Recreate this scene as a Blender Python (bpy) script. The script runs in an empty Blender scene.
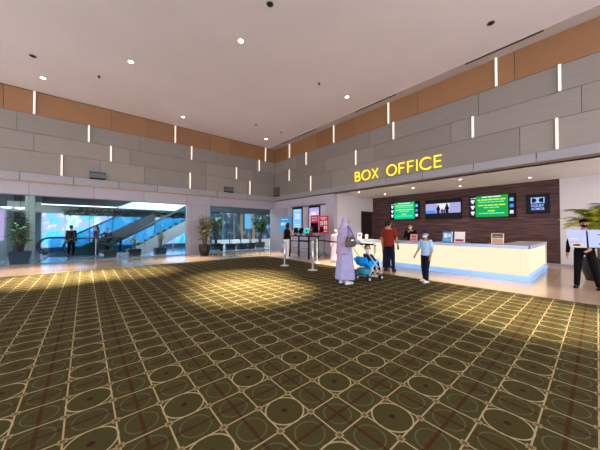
import bpy, bmesh, math, random
from mathutils import Vector, Matrix
random.seed(7)
PI = math.pi
SC = bpy.context.scene
COL = SC.collection
D2, D1, H = 10.08, 14.56, 6.96      # right wall x, left wall y, ceiling z
SOF = 3.31                          # soffit height over the box office

# ------------------------------------------------------------------ materials
def mat(name, col, rough=.6, metal=0., emit=None, es=0., spec=.5, alpha=None):
    m = bpy.data.materials.new(name); m.use_nodes = True
    b = m.node_tree.nodes['Principled BSDF']
    b.inputs['Base Color'].default_value = (*col, 1)
    b.inputs['Roughness'].default_value = rough
    b.inputs['Metallic'].default_value = metal
    b.inputs['Specular IOR Level'].default_value = spec
    if emit:
        b.inputs['Emission Color'].default_value = (*emit, 1)
        b.inputs['Emission Strength'].default_value = es
    return m
class NT:
    def __init__(s, m): s.n = m.node_tree.nodes; s.l = m.node_tree.links; s.b = s.n['Principled BSDF']
    def new(s, t, **k):
        o = s.n.new(t)
        for a, v in k.items(): setattr(o, a, v)
        return o
    def set(s, i, v):
        if isinstance(v, bpy.types.NodeSocket): s.l.new(v, i)
        else: i.default_value = v
    def m(s, op, a, b=0., c=0.):
        o = s.new('ShaderNodeMath', operation=op)
        s.set(o.inputs[0], a); s.set(o.inputs[1], b); s.set(o.inputs[2], c)
        return o.outputs[0]
    def mix(s, f, a, b):
        o = s.new('ShaderNodeMix', data_type='RGBA')
        s.set(o.inputs[0], f); s.set(o.inputs[6], a); s.set(o.inputs[7], b)
        return o.outputs[2]
    def noise(s, vec, scale, detail=3., rough=.5):
        o = s.new('ShaderNodeTexNoise'); s.set(o.inputs['Vector'], vec)
        o.inputs['Scale'].default_value = scale; o.inputs['Detail'].default_value = detail; o.inputs['Roughness'].default_value = rough
        return o.outputs['Fac']
    def pos(s): return s.new('ShaderNodeNewGeometry').outputs['Position']
    def obj(s): return s.new('ShaderNodeTexCoord').outputs['Object']
    def scale(s, v, sc):
        o = s.new('ShaderNodeMapping'); s.set(o.inputs[0], v); o.inputs['Scale'].default_value = sc
        return o.outputs[0]
    def ramp(s, f, stops):
        o = s.new('ShaderNodeValToRGB'); s.set(o.inputs[0], f); e = o.color_ramp.elements
        while len(e) < len(stops): e.new(.5)
        for x, (p, c) in zip(e, stops): x.position = p; x.color = (*c, 1)
        return o.outputs[0]
def noisy(name, c1, c2, sc=(1, 1, 1), scale=4., rough=.6, metal=0., spec=.5):
    m = mat(name, c1, rough, metal, spec=spec); t = NT(m)
    f = t.noise(t.scale(t.obj(), sc), scale)
    t.set(t.b.inputs['Base Color'], t.ramp(f, [(.3, c1), (.7, c2)]))
    return m
def clad(name, c1, c2, rough):          # every panel a slightly different tone
    m = mat(name, c1, rough); t = NT(m)
    g = t.new('ShaderNodeNewGeometry').outputs['Random Per Island']
    n = t.noise(t.scale(t.obj(), (.6, .6, 5)), 3.)
    f = t.m('ADD', t.m('MULTIPLY', g, .5), t.m('MULTIPLY', n, .5))
    t.set(t.b.inputs['Base Color'], t.ramp(f, [(.2, c1), (.8, c2)]))
    return m
EXPO = 1.5; KE = 2 ** -EXPO       # KE: emission that photographs as 1.0 at this exposure
def emit(name, col, s): return mat(name, (.004, .004, .004), .4, emit=col, es=s * KE, spec=.12)

M = {}
M['ceil'] = noisy('ceiling_paint', (.68, .61, .645), (.72, .65, .685), scale=.6, rough=.8, spec=.2)
M['ceilstrip'] = noisy('ceiling_border_paint', (.46, .39, .38), (.49, .42, .41), scale=.8, rough=.8, spec=.2)
M['white'] = noisy('white_paint', (.62, .59, .63), (.66, .63, .67), scale=1., rough=.7, spec=.3)
M['soffitwhite'] = noisy('soffit_white_paint', (.80, .76, .76), (.84, .80, .80), scale=1., rough=.7, spec=.3)
M['lav'] = noisy('pale_lavender_paint', (.40, .365, .45), (.43, .395, .48), scale=1., rough=.6, spec=.3)
M['clad'] = clad('grey_panel', (.195, .171, .158), (.25, .22, .204), .5)
M['bronze'] = clad('bronze_panel', (.22, .104, .045), (.275, .134, .060), .5)  # tan panels with the warm light wash put into their colour
M['ledge'] = clad('pale_band_panel', (.24, .235, .265), (.28, .275, .305), .45)
M['soffp'] = clad('pale_panel', (.30, .285, .345), (.34, .325, .385), .5)
M['groove'] = mat('dark_groove', (.03, .025, .022), .8)
M['brass'] = mat('warm_trim', (.45, .24, .12), .4)
M['browntrim'] = mat('brown_trim', (.12, .07, .04), .5)
M['black'] = mat('black_plastic', (.006, .006, .008), .5, spec=.1)
M['dark'] = mat('dark_metal', (.012, .012, .015), .45, spec=.25)
M['steel'] = mat('polished_steel', (.82, .84, .88), .32, .75)
M['grey'] = mat('grey_plastic', (.16, .16, .17), .5)
M['boxgrey'] = mat('blue_grey_plastic', (.07, .08, .10), .35)
M['tancream'] = mat('beige_column', (.34, .32, .27), .5)
M['cream'] = mat('cream', (.75, .68, .55), .5)
M['paper'] = mat('white_paper', (.8, .8, .82), .6)
M['red'] = mat('red_print', (.55, .02, .05), .5)
M['redtxt'] = mat('red_ink', (.5, .05, .06), .5)
M['blue'] = mat('blue_print', (.03, .30, .68), .5)
M['bluedk'] = mat('deep_blue_print', (.02, .12, .45), .5)
M['strip'] = emit('strip_diffuser', (1., .85, .72), 1.45)
M['lamp'] = emit('lamp_disc', (1., .87, .70), 18.)
M['counterlit'] = emit('backlit_acrylic', (1., .86, .60), 1.06)
M['countertop'] = mat('counter_top', (.62, .60, .62), .25)
M['counteredge'] = mat('counter_edge', (.42, .52, .78), .3)
M['plinth'] = mat('lit_blue_plinth', (.25, .45, .80), .3, emit=(.22, .48, .95), es=.45 * KE)
M['sign'] = mat('yellow_letter', (.85, .65, .02), .4, emit=(1., .78, .02), es=.75 * KE)
M['green'] = emit('screen_green', (.0, .42, .07), 1.)
M['green2'] = emit('screen_bright_green', (.0, .62, .28), 1.)
M['syel'] = emit('screen_yellow', (.75, .95, .05), 1.)
M['scyan'] = emit('screen_cyan', (.15, .9, .75), 1.)
M['swhite'] = emit('screen_white', (.85, .88, .95), 1.)
M['sblue'] = emit('screen_blue', (.10, .28, .95), 1.)
M['slblue'] = emit('screen_light_blue', (.22, .60, .95), 1.)
M['slav'] = emit('screen_lavender', (.42, .42, .78), 1.)
M['spink'] = emit('screen_pink', (.72, .50, .85), 1.)
M['sdark'] = emit('screen_dark', (.004, .004, .010), 1.)
M['steal'] = emit('screen_teal', (.05, .62, .62), 1.)
M['mallfloor'] = mat('mall_tile', (.26, .30, .36), .12)
M['mallwhite'] = mat('mall_white', (.20, .22, .22), .5)
M['malldark'] = mat('mall_dark_panel', (.035, .045, .055), .4)
M['truss'] = mat('grey_cladding', (.42, .42, .44), .4)
M['rubber'] = mat('black_rubber', (.015, .015, .018), .4)
M['tan'] = mat('tan_column', (.50, .30, .17), .5)
M['leafd'] = noisy('dark_leaf', (.02, .06, .02), (.05, .12, .03), scale=6., rough=.5)
M['leafm'] = noisy('mid_leaf', (.07, .20, .04), (.18, .34, .08), scale=6., rough=.5)
M['leafr'] = noisy('reddish_leaf', (.32, .08, .05), (.18, .18, .06), scale=6., rough=.5)
M['leafy'] = noisy('yellow_green_leaf', (.34, .42, .03), (.75, .70, .05), scale=5., rough=.5)
M['leafp'] = noisy('pale_leaf', (.24, .32, .12), (.46, .48, .22), scale=6., rough=.5)
M['stem'] = mat('brown_stem', (.10, .06, .03), .8)
M['soil'] = mat('soil', (.03, .02, .015), .9)
M['skin'] = mat('skin', (.42, .22, .14), .55)
M['hair'] = mat('black_hair', (.008, .007, .007), .5, spec=.2)
M['lamplit'] = emit('mall_lamp', (.9, .97, 1.), 3.)

def wood_wall():
    m = mat('dark_wood_laminate', (.06, .03, .03), .5, spec=.2); t = NT(m)
    v = t.pos()
    n1 = t.noise(t.scale(v, (.5, .5, 14)), 2.2, 6., .65)
    n2 = t.noise(t.scale(v, (.25, .25, 40)), 2., 4., .6)
    f = t.m('ADD', t.m('MULTIPLY', n1, .65), t.m('MULTIPLY', n2, .35))
    t.set(t.b.inputs['Base Color'], t.ramp(f, [(.36, (.014, .007, .009)), (.47, (.062, .031, .034)), (.55, (.115, .060, .058)), (.68, (.21, .12, .105))]))
    return m
M['wood'] = wood_wall()

def tile_floor():
    m = mat('polished_cream_tile', (.55, .40, .30), .12); t = NT(m)
    v = t.pos()
    o = t.new('ShaderNodeTexBrick', offset=0., squash=1.)
    t.set(o.inputs['Vector'], v)
    o.inputs['Scale'].default_value = 1.; o.inputs['Brick Width'].default_value = .8; o.inputs['Row Height'].default_value = .8
    o.inputs['Mortar Size'].default_value = .004
    o.inputs['Color1'].default_value = (.56, .39, .28, 1); o.inputs['Color2'].default_value = (.50, .345, .245, 1); o.inputs['Mortar'].default_value = (.32, .22, .16, 1)
    n = t.noise(v, 2.5, 5.)
    t.set(t.b.inputs['Base Color'], t.mix(t.m('MULTIPLY', n, .5), o.outputs['Color'], (.55, .41, .31, 1)))
    return m
M['tile'] = tile_floor()

def carpet():
    m = mat('patterned_carpet', (.05, .045, .02), .95, spec=.05); t = NT(m)
    W = .288
    sx = t.new('ShaderNodeSeparateXYZ'); t.set(sx.inputs[0], t.pos())
    def cell(s, c0):
        u = t.m('MULTIPLY', t.m('SUBTRACT', s, c0), 1 / (2 * W))
        fr = t.m('SUBTRACT', t.m('FRACT', t.m('ADD', u, 1000.5)), .5)
        return t.m('MULTIPLY', fr, 2.)                   # -1..1, ring centre at 0
    du, dv = cell(sx.outputs['X'], -.53), cell(sx.outputs['Y'], .44)
    au, av = t.m('ABSOLUTE', du), t.m('ABSOLUTE', dv)
    def near(x, c, w): return t.m('LESS_THAN', t.m('ABSOLUTE', t.m('SUBTRACT', x, c)), w)
    def ln(a, b): return t.m('SQRT', t.m('ADD', t.m('MULTIPLY', a, a), t.m('MULTIPLY', b, b)))
    cream = t.m('MAXIMUM', near(au, .5, .019), near(av, .5, .019))
    ring = near(ln(du, dv), .51, .020)
    cu, cv = t.m('SUBTRACT', au, .5), t.m('SUBTRACT', av, .5)
    node = t.m('LESS_THAN', t.m('MAXIMUM', t.m('ABSOLUTE', cu), t.m('ABSOLUTE', cv)), .085)
    node_in = t.m('LESS_THAN', t.m('MAXIMUM', t.m('ABSOLUTE', cu), t.m('ABSOLUTE', cv)), .045)
    red = t.m('MAXIMUM', t.m('GREATER_THAN', au, .955), t.m('GREATER_THAN', av, .955))
    ou, ov = t.m('SUBTRACT', 1., au), t.m('SUBTRACT', 1., av)
    arc = near(ln(ou, dv), .36, .02)
    arc = t.m('MAXIMUM', arc, near(ln(du, ov), .36, .02))
    arc = t.m('MAXIMUM', arc, near(ln(ou, ov), .36, .02))
    dot = t.m('LESS_THAN', ln(du, dv), .08)
    n = t.noise(t.pos(), 60., 2.)
    base = t.mix(n, (.036, .030, .011, 1), (.066, .055, .020, 1))
    c = t.mix(t.m('MULTIPLY', arc, .6), base, (.11, .10, .052, 1))
    c = t.mix(t.m('MULTIPLY', red, .6), c, (.045, .008, .006, 1))
    c = t.mix(t.m('MULTIPLY', dot, .8), c, (.03, .006, .006, 1))
    c = t.mix(t.m('MULTIPLY', t.m('MAXIMUM', cream, ring), .92), c, (.34, .28, .15, 1))
    c = t.mix(node, c, (.22, .17, .085, 1))
    c = t.mix(t.m('MULTIPLY', node_in, .8), c, (.10, .035, .02, 1))
    t.set(t.b.inputs['Base Color'], c)
    return m
M['carpet'] = carpet()

def glassmat(name, tint=(.93, .98, .98), refl=.10):
    m = bpy.data.materials.new(name); m.use_nodes = True
    n, l = m.node_tree.nodes, m.node_tree.links; n.clear()
    out = n.new('ShaderNodeOutputMaterial'); mx = n.new('ShaderNodeMixShader')
    tr = n.new('ShaderNodeBsdfTransparent'); tr.inputs[0].default_value = (*tint, 1)
    gl = n.new('ShaderNodeBsdfGlossy'); gl.inputs['Roughness'].default_value = .02
    fr = n.new('ShaderNodeFresnel'); fr.inputs[0].default_value = 1.13
    l.new(fr.outputs[0], mx.inputs[0]); l.new(tr.outputs[0], mx.inputs[1]); l.new(gl.outputs[0], mx.inputs[2]); l.new(mx.outputs[0], out.inputs[0])
    return m
M['glass'] = glassmat('clear_glass', (.80, .88, .91))
M['glassteal'] = glassmat('teal_glass', (.58, .82, .86))

def window_light():          # daylit frosted mall windows
    m = mat('daylit_window', (.02, .02, .02), .3); t = NT(m)
    f = t.noise(t.scale(t.pos(), (1., 1., .8)), 1.1, 4., .6)
    c = t.ramp(f, [(.30, (.02, .20, .50)), (.43, (.06, .50, .85)), (.52, (.34, .32, .80)), (.60, (.55, .72, .95)), (.68, (.08, .55, .75)), (.8, (.03, .25, .40))])
    t.set(t.b.inputs['Emission Color'], c); t.b.inputs['Emission Strength'].default_value = 2.3 * KE
    return m
M['daylit'] = window_light()
def window_dim():
    m = mat('dim_window', (.02, .02, .02), .3); t = NT(m)
    f = t.noise(t.scale(t.pos(), (1.6, 1., 1.)), 1.6, 4., .6)
    c = t.ramp(f, [(.40, (.002, .004, .010)), (.52, (.008, .03, .07)), (.60, (.05, .16, .28)), (.70, (.6, .68, .75))])
    t.set(t.b.inputs['Emission Color'], c); t.b.inputs['Emission Strength'].default_value = 1.5 * KE
    return m
M['dim'] = window_dim()

# ------------------------------------------------------------------ mesh helpers
class MB:
    def __init__(s): s.bm = bmesh.new(); s.mi = 0
    def _f(s, vs):
        try:
            f = s.bm.faces.new(vs); f.material_index = s.mi
        except ValueError: pass
    def hull(s, pts):
        n = [s.bm.verts.new(p) for p in pts]
        return n
    def box(s, x0, x1, y0, y1, z0, z1, mi=None, T=None, bev=0.):
        if mi is not None: s.mi = mi
        b2 = bmesh.new()
        bmesh.ops.create_cube(b2, size=1.)
        for v in b2.verts:
            v.co = Vector(((x0 + x1) / 2 + v.co.x * abs(x1 - x0), (y0 + y1) / 2 + v.co.y * abs(y1 - y0), (z0 + z1) / 2 + v.co.z * abs(z1 - z0)))
        if bev: bmesh.ops.bevel(b2, geom=b2.edges[:], offset=bev, segments=2, affect='EDGES', profile=.5)
        s._merge(b2, T); return s
    def _merge(s, b2, T=None):
        mp = {}
        for v in b2.verts: mp[v] = s.bm.verts.new(T @ v.co if T else v.co)
        for f in b2.faces: s._f([mp[v] for v in f.verts])
        b2.free()
    def ring(s, c, u, v, rx, ry, n): return [s.bm.verts.new(c + u * (math.cos(2 * PI * k / n) * rx) + v * (math.sin(2 * PI * k / n) * ry)) for k in range(n)]
    def bridge(s, a, b):
        n = len(a)
        for k in range(n): s._f([a[k], a[(k + 1) % n], b[(k + 1) % n], b[k]])
    def cyl(s, p0, p1, r0, r1=None, n=12, mi=None):
        if mi is not None: s.mi = mi
        p0, p1 = Vector(p0), Vector(p1); r1 = r0 if r1 is None else r1
        d = (p1 - p0).normalized(); u = d.orthogonal().normalized(); v = d.cross(u)
        a, b = s.ring(p0, u, v, r0, r0, n), s.ring(p1, u, v, r1, r1, n)
        s.bridge(a, b); s._f(a[::-1]); s._f(b); return s
    def tube(s, pts, r, n=8, mi=None):
        if mi is not None: s.mi = mi
        pts = [Vector(p) for p in pts]; rs = r if isinstance(r, (list, tuple)) else [r] * len(pts)
        prev = None; first = None; u = None
        for k, p in enumerate(pts):
            d = (pts[min(k + 1, len(pts) - 1)] - pts[max(k - 1, 0)]).normalized()
            u = d.orthogonal().normalized() if u is None else (u - d * u.dot(d)).normalized()
            q = s.ring(p, u, d.cross(u), rs[k], rs[k], n)
            if prev: s.bridge(prev, q)
            else: first = q
            prev = q
        s._f(first[::-1]); s._f(prev); return s
    def ell(s, c, r, n=12, m=8, mi=None, T=None):
        if mi is not None: s.mi = mi
        b2 = bmesh.new(); bmesh.ops.create_uvsphere(b2, u_segments=n, v_segments=m, radius=1.)
        r = (r, r, r) if not isinstance(r, (tuple, list)) else r
        for v in b2.verts:
            p = Vector((v.co.x * r[0], v.co.y * r[1], v.co.z * r[2]))
            v.co = (T @ p if T else p) + Vector(c)
        s._merge(b2); return s
    def cap(s, p0, p1, r0, r1=None, n=10):               # tapered capsule
        r1 = r0 if r1 is None else r1
        s.cyl(p0, p1, r0, r1, n); s.ell(p0, r0, n, 6); s.ell(p1, r1, n, 6); return s
    def loft(s, rings, n=16, mi=None):                   # rings: (centre, rx, ry)
        if mi is not None: s.mi = mi
        prev = first = None
        for c, rx, ry in rings:
            q = s.ring(Vector(c), Vector((1, 0, 0)), Vector((0, 1, 0)), rx, ry, n)
            if prev: s.bridge(prev, q)
            else: first = q
            prev = q
        s._f(first[::-1]); s._f(prev); return s
    def prism(s, poly, y0, y1, mi=None):                 # poly in x,z extruded along y
        if mi is not None: s.mi = mi
        a = [s.bm.verts.new((x, y0, z)) for x, z in poly]; b = [s.bm.verts.new((x, y1, z)) for x, z in poly]
        s.bridge(a, b); s._f(a[::-1]); s._f(b); return s
    def quad(s, pts, mi=None):
        if mi is not None: s.mi = mi
        s._f([s.bm.verts.new(p) for p in pts]); return s
    def mesh(s, name, smooth=False):
        bmesh.ops.recalc_face_normals(s.bm, faces=s.bm.faces[:])
        me = bpy.data.meshes.new(name); s.bm.to_mesh(me); s.bm.free()
        if smooth:
            for p in me.polygons: p.use_smooth = True
        return me
    def build(s, name, mats, parent=None, smooth=False, loc=None, rotz=0.):
        me = s.mesh(name, smooth)
        for x in (mats if isinstance(mats, (list, tuple)) else [mats]): me.materials.append(x)
        o = bpy.data.objects.new(name, me); COL.objects.link(o)
        if parent is not None: o.parent = parent
        if loc: o.location = loc
        o.rotation_euler.z = rotz
        return o
def tag(o, label, cat, group=None):
    o['label'] = label; o['category'] = cat
    if group: o['group'] = group
    return o
def thing(name, label, cat, loc=(0, 0, 0), rotz=0., group=None):
    o = bpy.data.objects.new(name, None); COL.objects.link(o); o.empty_display_size = .1
    o.location = loc; o.rotation_euler.z = rotz
    return tag(o, label, cat, group)
def struct(name, mb, mats, parent=None):
    o = mb.build(name, mats, parent)
    if parent is None: o['kind'] = 'structure'
    return o
def dup(root, loc, label, rotz=None):
    r = root.copy(); COL.objects.link(r); r.location = loc; r['label'] = label
    if rotz is not None: r.rotation_euler.z = rotz
    for ch in list(root.children):
        c = ch.copy(); COL.objects.link(c); c.parent = r
        for g in list(ch.children):
            d = g.copy(); COL.objects.link(d); d.parent = c
    return r
def remesh(mb, name, mats, parent, vox, fingers=None, extra=None):
    """fuse a bunch of overlapping shapes into one continuous smooth surface"""
    me = mb.mesh(name); o = bpy.data.objects.new(name, me); COL.objects.link(o)
    md = o.modifiers.new('r', 'REMESH'); md.mode = 'VOXEL'; md.voxel_size = vox
    sm = o.modifiers.new('s', 'SMOOTH'); sm.iterations = 3; sm.factor = .5
    dg = bpy.context.evaluated_depsgraph_get()
    m2 = bpy.data.meshes.new_from_object(o.evaluated_get(dg))
    o.modifiers.clear(); o.data = m2; bpy.data.meshes.remove(me)
    if fingers:
        bm = bmesh.new(); bm.from_mesh(m2); fm = fingers.mesh('f'); bm.from_mesh(fm); bm.to_mesh(m2); bm.free(); bpy.data.meshes.remove(fm)
    for p in m2.polygons: p.use_smooth = True
    m2.materials.clear()
    for x in (mats if isinstance(mats, list) else [mats]): m2.materials.append(x)
    m2.name = name; o.parent = parent
    return o
def text_mesh(s, width, height, mats, name, parent, x, y, z, ext=.01, bold=0.):
    """lettering standing in the local x-z plane, reading along +x, facing -y, its centre at x, y, z"""
    cu = bpy.data.curves.new(name, 'FONT'); cu.body = s; cu.extrude = ext; cu.offset = bold; cu.resolution_u = 3
    o = bpy.data.objects.new(name, cu); COL.objects.link(o)
    dg = bpy.context.evaluated_depsgraph_get()
    me = bpy.data.meshes.new_from_object(o.evaluated_get(dg))
    COL.objects.unlink(o); bpy.data.objects.remove(o); bpy.data.curves.remove(cu)
    xs = [v.co.x for v in me.vertices]; ys = [v.co.y for v in me.vertices]
    x0, x1, y0, y1 = min(xs), max(xs), min(ys), max(ys)
    sx, sy = width / (x1 - x0), height / (y1 - y0)
    for v in me.vertices:
        c = v.co.copy(); v.co = (x + (c.x - (x0 + x1) / 2) * sx, y - c.z, z + (c.y - (y0 + y1) / 2) * sy)
    me.name = name; me.materials.clear(); me.materials.append(mats)
    o = bpy.data.objects.new(name, me); COL.objects.link(o); o.parent = parent
    return o
RX = -PI / 2       # rotation of a thing whose front faces the lobby from the right-hand (box office) wall

# ------------------------------------------------------------------ room shell
struct('floor', MB().box(-9, 18, -5, D1 + .05, -.1, 0), M['tile'])
struct('floor_carpet', MB().box(-9, 7.22, -5, 11.32, 0.0, .012), M['carpet'])
struct('ceiling', MB().box(-9, 9.58, -5, D1 + .3, H, H + .2, 0).box(9.58, D2 + .3, -5, D1 + .3, H - .03, H + .2, 1), [M['ceil'], M['ceilstrip']])
for y0, y1 in ((5.28, 7.34), (.9, 2.8), (9.96, 13.1)):
    a = tag(MB().box(9.60, 9.66, y0, y1, H - .045, H - .03).build('linear_air_slot', M['groove']), {
        5.28: 'dark linear air slot in the ceiling border above the box office letters', .9: 'dark linear air slot in the ceiling border furthest from the corner',
        9.96: 'dark linear air slot in the ceiling border nearest the room corner'}[y0], 'air vent', 'linear air slots in the ceiling border')

def cladding(mb, plane, a0, a1, rows, seams, at, thick=.03, gap=.012):
    """rows of panels with open joints; plane 'y' = left wall, 'x' = right wall"""
    for (z0, z1, mi), ss in zip(rows, seams):
        cuts = [a0] + sorted(ss) + [a1]
        for p, q in zip(cuts, cuts[1:]):
            g = gap / 2
            if plane == 'y': mb.box(p + g, q - g, at, at + thick, z0 + g, z1 - g, mi)
            else: mb.box(at, at + thick, p + g, q - g, z0 + g, z1 - g, mi)
Z = [SOF, 3.65, 4.53, 5.26, 6.01, 6.93]
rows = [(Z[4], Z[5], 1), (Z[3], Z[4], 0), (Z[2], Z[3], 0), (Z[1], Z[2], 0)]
mb = MB()
mb.box(-8, D2 + .2, D1 + .03, D1 + .3, 3.3, H, 2)
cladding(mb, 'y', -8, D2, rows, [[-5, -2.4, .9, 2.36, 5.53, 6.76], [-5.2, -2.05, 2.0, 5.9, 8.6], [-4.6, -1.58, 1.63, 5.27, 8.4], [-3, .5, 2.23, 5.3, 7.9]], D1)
# pale panels above the glass and the pier between the two windows
cladding(mb, 'y', -8, D2 + .02, [(2.77, SOF, 3)], [[-5.7, -3.7, -1.7, .3, 2.23, 4.26, 5.59]], D1 + .02)
mb.box(-8, D2 + .02, D1 + .05, D1 + .25, 2.77, SOF, 2)
for x0, x1 in ((4.26, 4.5), (4.5, 5.32), (5.32, 5.55)): mb.box(x0 + .006, x1 - .006, D1 + .02, D1 + .3, 0, 2.77, 3)
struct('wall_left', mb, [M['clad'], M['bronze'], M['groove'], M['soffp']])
mb = MB()
cladding(mb, 'y', -8, D2, [(SOF, 3.65, 0)], [[-5.1, -3.5, -1.94, -.38, 1.2, 2.8, 4.41, 5.94, 7.92]], D1 - .06, .07, .02)
mb.box(-8, D2, D1 - .062, D1 + .02, SOF - .025, SOF, 1)
struct('trim_1', mb, [M['ledge'], M['brass']])
mb = MB()
mb.box(D2 + .03, D2 + .35, -5, D1 + .3, SOF + .02, H, 2)
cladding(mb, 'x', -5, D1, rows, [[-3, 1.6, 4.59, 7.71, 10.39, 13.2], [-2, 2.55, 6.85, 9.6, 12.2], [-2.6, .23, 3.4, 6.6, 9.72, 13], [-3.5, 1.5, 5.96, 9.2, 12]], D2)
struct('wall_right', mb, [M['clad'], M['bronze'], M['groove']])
mb = MB()
cladding(mb, 'x', -5, D1 - .06, [(SOF + .05, 3.65, 0)], [[-2.2, -.5, 1.13, 2.7, 4.4, 5.98, 7.62, 9.16, 10.85, 12.6]], D2 - .06, .07, .02)
mb.box(D2 - .05, D2 + .03, -5, D1, SOF, SOF + .05, 1)
struct('trim_2', mb, [M['ledge'], M['browntrim']])
struct('wall_right_lower', MB().box(D2 + .01, D2 + .3, 9.09, D1 + .3, 0, SOF), M['lav'])
struct('wall_corner', MB().box(9.7, D2 + .01, 13.1, D1 + .02, 0, 2.76, bev=.01), M['soffp'])
struct('wall_recess_left', MB().box(D2 + .3, 12.5, 9.09, 9.3, 0, SOF + .05).box(12.5, 13.75, 9.09, 9.3, 2.49, SOF + .05), M['white'])
dr = thing('door_1', '', ''); [dr.pop(k) for k in ('label', 'category') if k in dr]; dr['kind'] = 'structure'
MB().box(12.54, 13.70, 9.16, 9.2, 0.01, 2.46).build('leaf', mat('dark_door', (.02, .013, .013), .5), dr)  # dark sheet standing in for the shade inside an open doorway
MB().box(12.5, 12.54, 9.10, 9.24, 0, 2.49).box(12.54, 13.74, 9.10, 9.24, 2.46, 2.49).build('frame', M['browntrim'], dr)
MB().cyl((12.65, 9.10, 1.05), (12.80, 9.10, 1.05), .012).cyl((12.65, 9.10, 1.05), (12.65, 9.16, 1.05), .012).build('handle', M['steel'], dr)
struct('wall_back', MB().box(13.73, 13.9, .91, 9.3, .0, SOF + .05), M['wood'])
struct('wall_back_right', MB().box(13.70, 13.9, -5, .91, .0, SOF + .05), M['white'])
struct('baseboard_back', MB().box(13.68, 13.73, .91, 9.09, 0, .1).box(13.66, 13.70, -5, .91, 0, .1), M['soffp'])
struct('baseboard_right', MB().box(D2 - .01, D2 + .01, 9.09, 13.1, 0, .12), M['ledge'])
struct('ceiling_recess', MB().box(D2 + .0, 13.9, -5, 9.09, SOF + .02, SOF + .2), M['soffitwhite'])

# storefront glass, two openings
def storefront(name, x0, x1, seams):
    w = bpy.data.objects.new(name, None); COL.objects.link(w); w['kind'] = 'structure'
    cuts = [x0] + seams + [x1]
    for p, q in zip(cuts, cuts[1:]): MB().box(p + .004, q - .004, D1 + .10, D1 + .112, .03, 2.76).build('pane', M['glass'], w)
    MB().box(x0, x1, D1 + .07, D1 + .14, 0, .03).box(x0, x1, D1 + .07, D1 + .14, 2.75, 2.775).build('frame', M['grey'], w)
    mbs = MB()
    for c in seams: mbs.box(c - .004, c + .004, D1 + .098, D1 + .114, .03, 2.75)
    mbs.build('joint', M['dark'], w)
storefront('window_1', -8, 4.26, [-5.8, -3.75, -1.7, .3, 2.28])
storefront('window_2', 5.55, 9.69, [6.93, 8.31])

# ------------------------------------------------------------------ wall light bars
ORD = ['', 'second from the corner', 'third from the corner', 'fourth from the corner']
def light_bars(wall, items):
    rown = ['top bronze row', 'second row', 'third row', 'bottom panel row']
    per = {k: sorted([a for a, r in items if r == k], reverse=True) for k in range(4)}
    for k in per:
        for i, a in enumerate(per[k]):
            z0, z1 = Z[4 - k], Z[5 - k]
            where = 'the glass storefront' if wall == 'y' else 'the box office'
            lab = f'slim glowing bar in the {rown[k]} above {where}, ' + (ORD[i] if i else 'nearest the corner')
            t = thing('wall_light', lab, 'wall light', (a, D1, z0) if wall == 'y' else (D2, a, z0), 0 if wall == 'y' else RX, 'light bars on the lobby walls')
            MB().box(-.032, .032, -.06, .01, .0, z1 - z0).build('housing', M['cream'], t)
            MB().box(-.026, .026, -.078, -.06, .01, z1 - z0 - .01).build('diffuser', M['strip'], t)
light_bars('y', [(-1.58, 0), (3.63, 0), (9.28, 0), (.1, 1), (4.47, 1), (8.79, 1), (.89, 2), (7.16, 2), (-.76, 3), (4.40, 3), (8.10, 3)])
light_bars('x', [(12.84, 0), (9.02, 0), (5.84, 0), (2.05, 0), (11.22, 1), (5.61, 1), (.63, 1), (12.86, 2), (7.59, 2), (2.71, 2), (10.82, 3), (.70, 3)])

# ------------------------------------------------------------------ ceiling fittings and their lamps
def spot(parent, e, ang, blend, z, col=(1., .83, .58), aim=(0, 0)):
    l = bpy.data.lights.new('lamp', 'SPOT'); l.energy = e; l.spot_size = math.radians(ang); l.spot_blend = blend; l.color = col; l.shadow_soft_size = .05
    o = bpy.data.objects.new('lamp', l); COL.objects.link(o); o.parent = parent; o.location = (0, 0, z); o.rotation_euler = Vector((aim[0], aim[1], -7.)).to_track_quat('-Z', 'Y').to_euler()
def downlight(x, y, z, label, lit, r=.07, e=900., ang=34., group='recessed downlights', col=(1., .83, .58), aim=(0, 0)):
    t = thing('ceiling_light', label, 'ceiling light', (x, y, z), 0, group)
    mb = MB(); n = 20
    q = [mb.ring(Vector((0, 0, zz)), Vector((1, 0, 0)), Vector((0, 1, 0)), rr, rr, n) for rr, zz in ((r, .002), (r * 1.25, -.012), (r * 1.35, 0.0))]
    mb.bridge(q[0], q[1]); mb.bridge(q[1], q[2]); mb.build('rim', M['white'] if lit else M['grey'], t)
    MB().cyl((0, 0, -.004), (0, 0, .004), r, r, n).build('lamp_disc', M['lamp'] if lit else M['dark'], t)
    if e: spot(t, e, ang, 1., -.03, col, aim)
LIT = [(3.45, 6.74, 'bright downlight highest in the ceiling, in the middle'), (1.11, 9.96, 'bright downlight in the left half of the ceiling between two dark sprinklers'),
       (-1.22, 13.12, 'bright downlight above the leftmost light bar'), (3.65, 13.22, 'bright downlight in front of the middle of the storefront wall'),
       (8.45, 13.15, 'bright downlight right beside the room corner'), (8.33, 6.74, 'bright downlight near the box office wall, above the B of the letters')]
for x, y, l in LIT: downlight(x, y, H, l, True, e=1600 if y > 13 else 3000, ang=30, aim=((-.7, -1.2) if x > 8 else (0, -.8)) if y > 13 else (0, 0))
UNL = [(3.42, 5.16, 'dim recessed spotlight at the top edge in the middle of the ceiling'), (8.27, 1.79, 'dim round recessed spotlight near the air slot at right'),
       (-1.32, 11.65, 'dim recessed spotlight in the left part of the ceiling')]
for x, y, l in UNL: downlight(x, y, H, l, False, e=(900 if x > 5 else 7000 if y > 10 else 5200), ang=28, aim=(.7, -1.6) if y > 10 else (-.4, .1))
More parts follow.
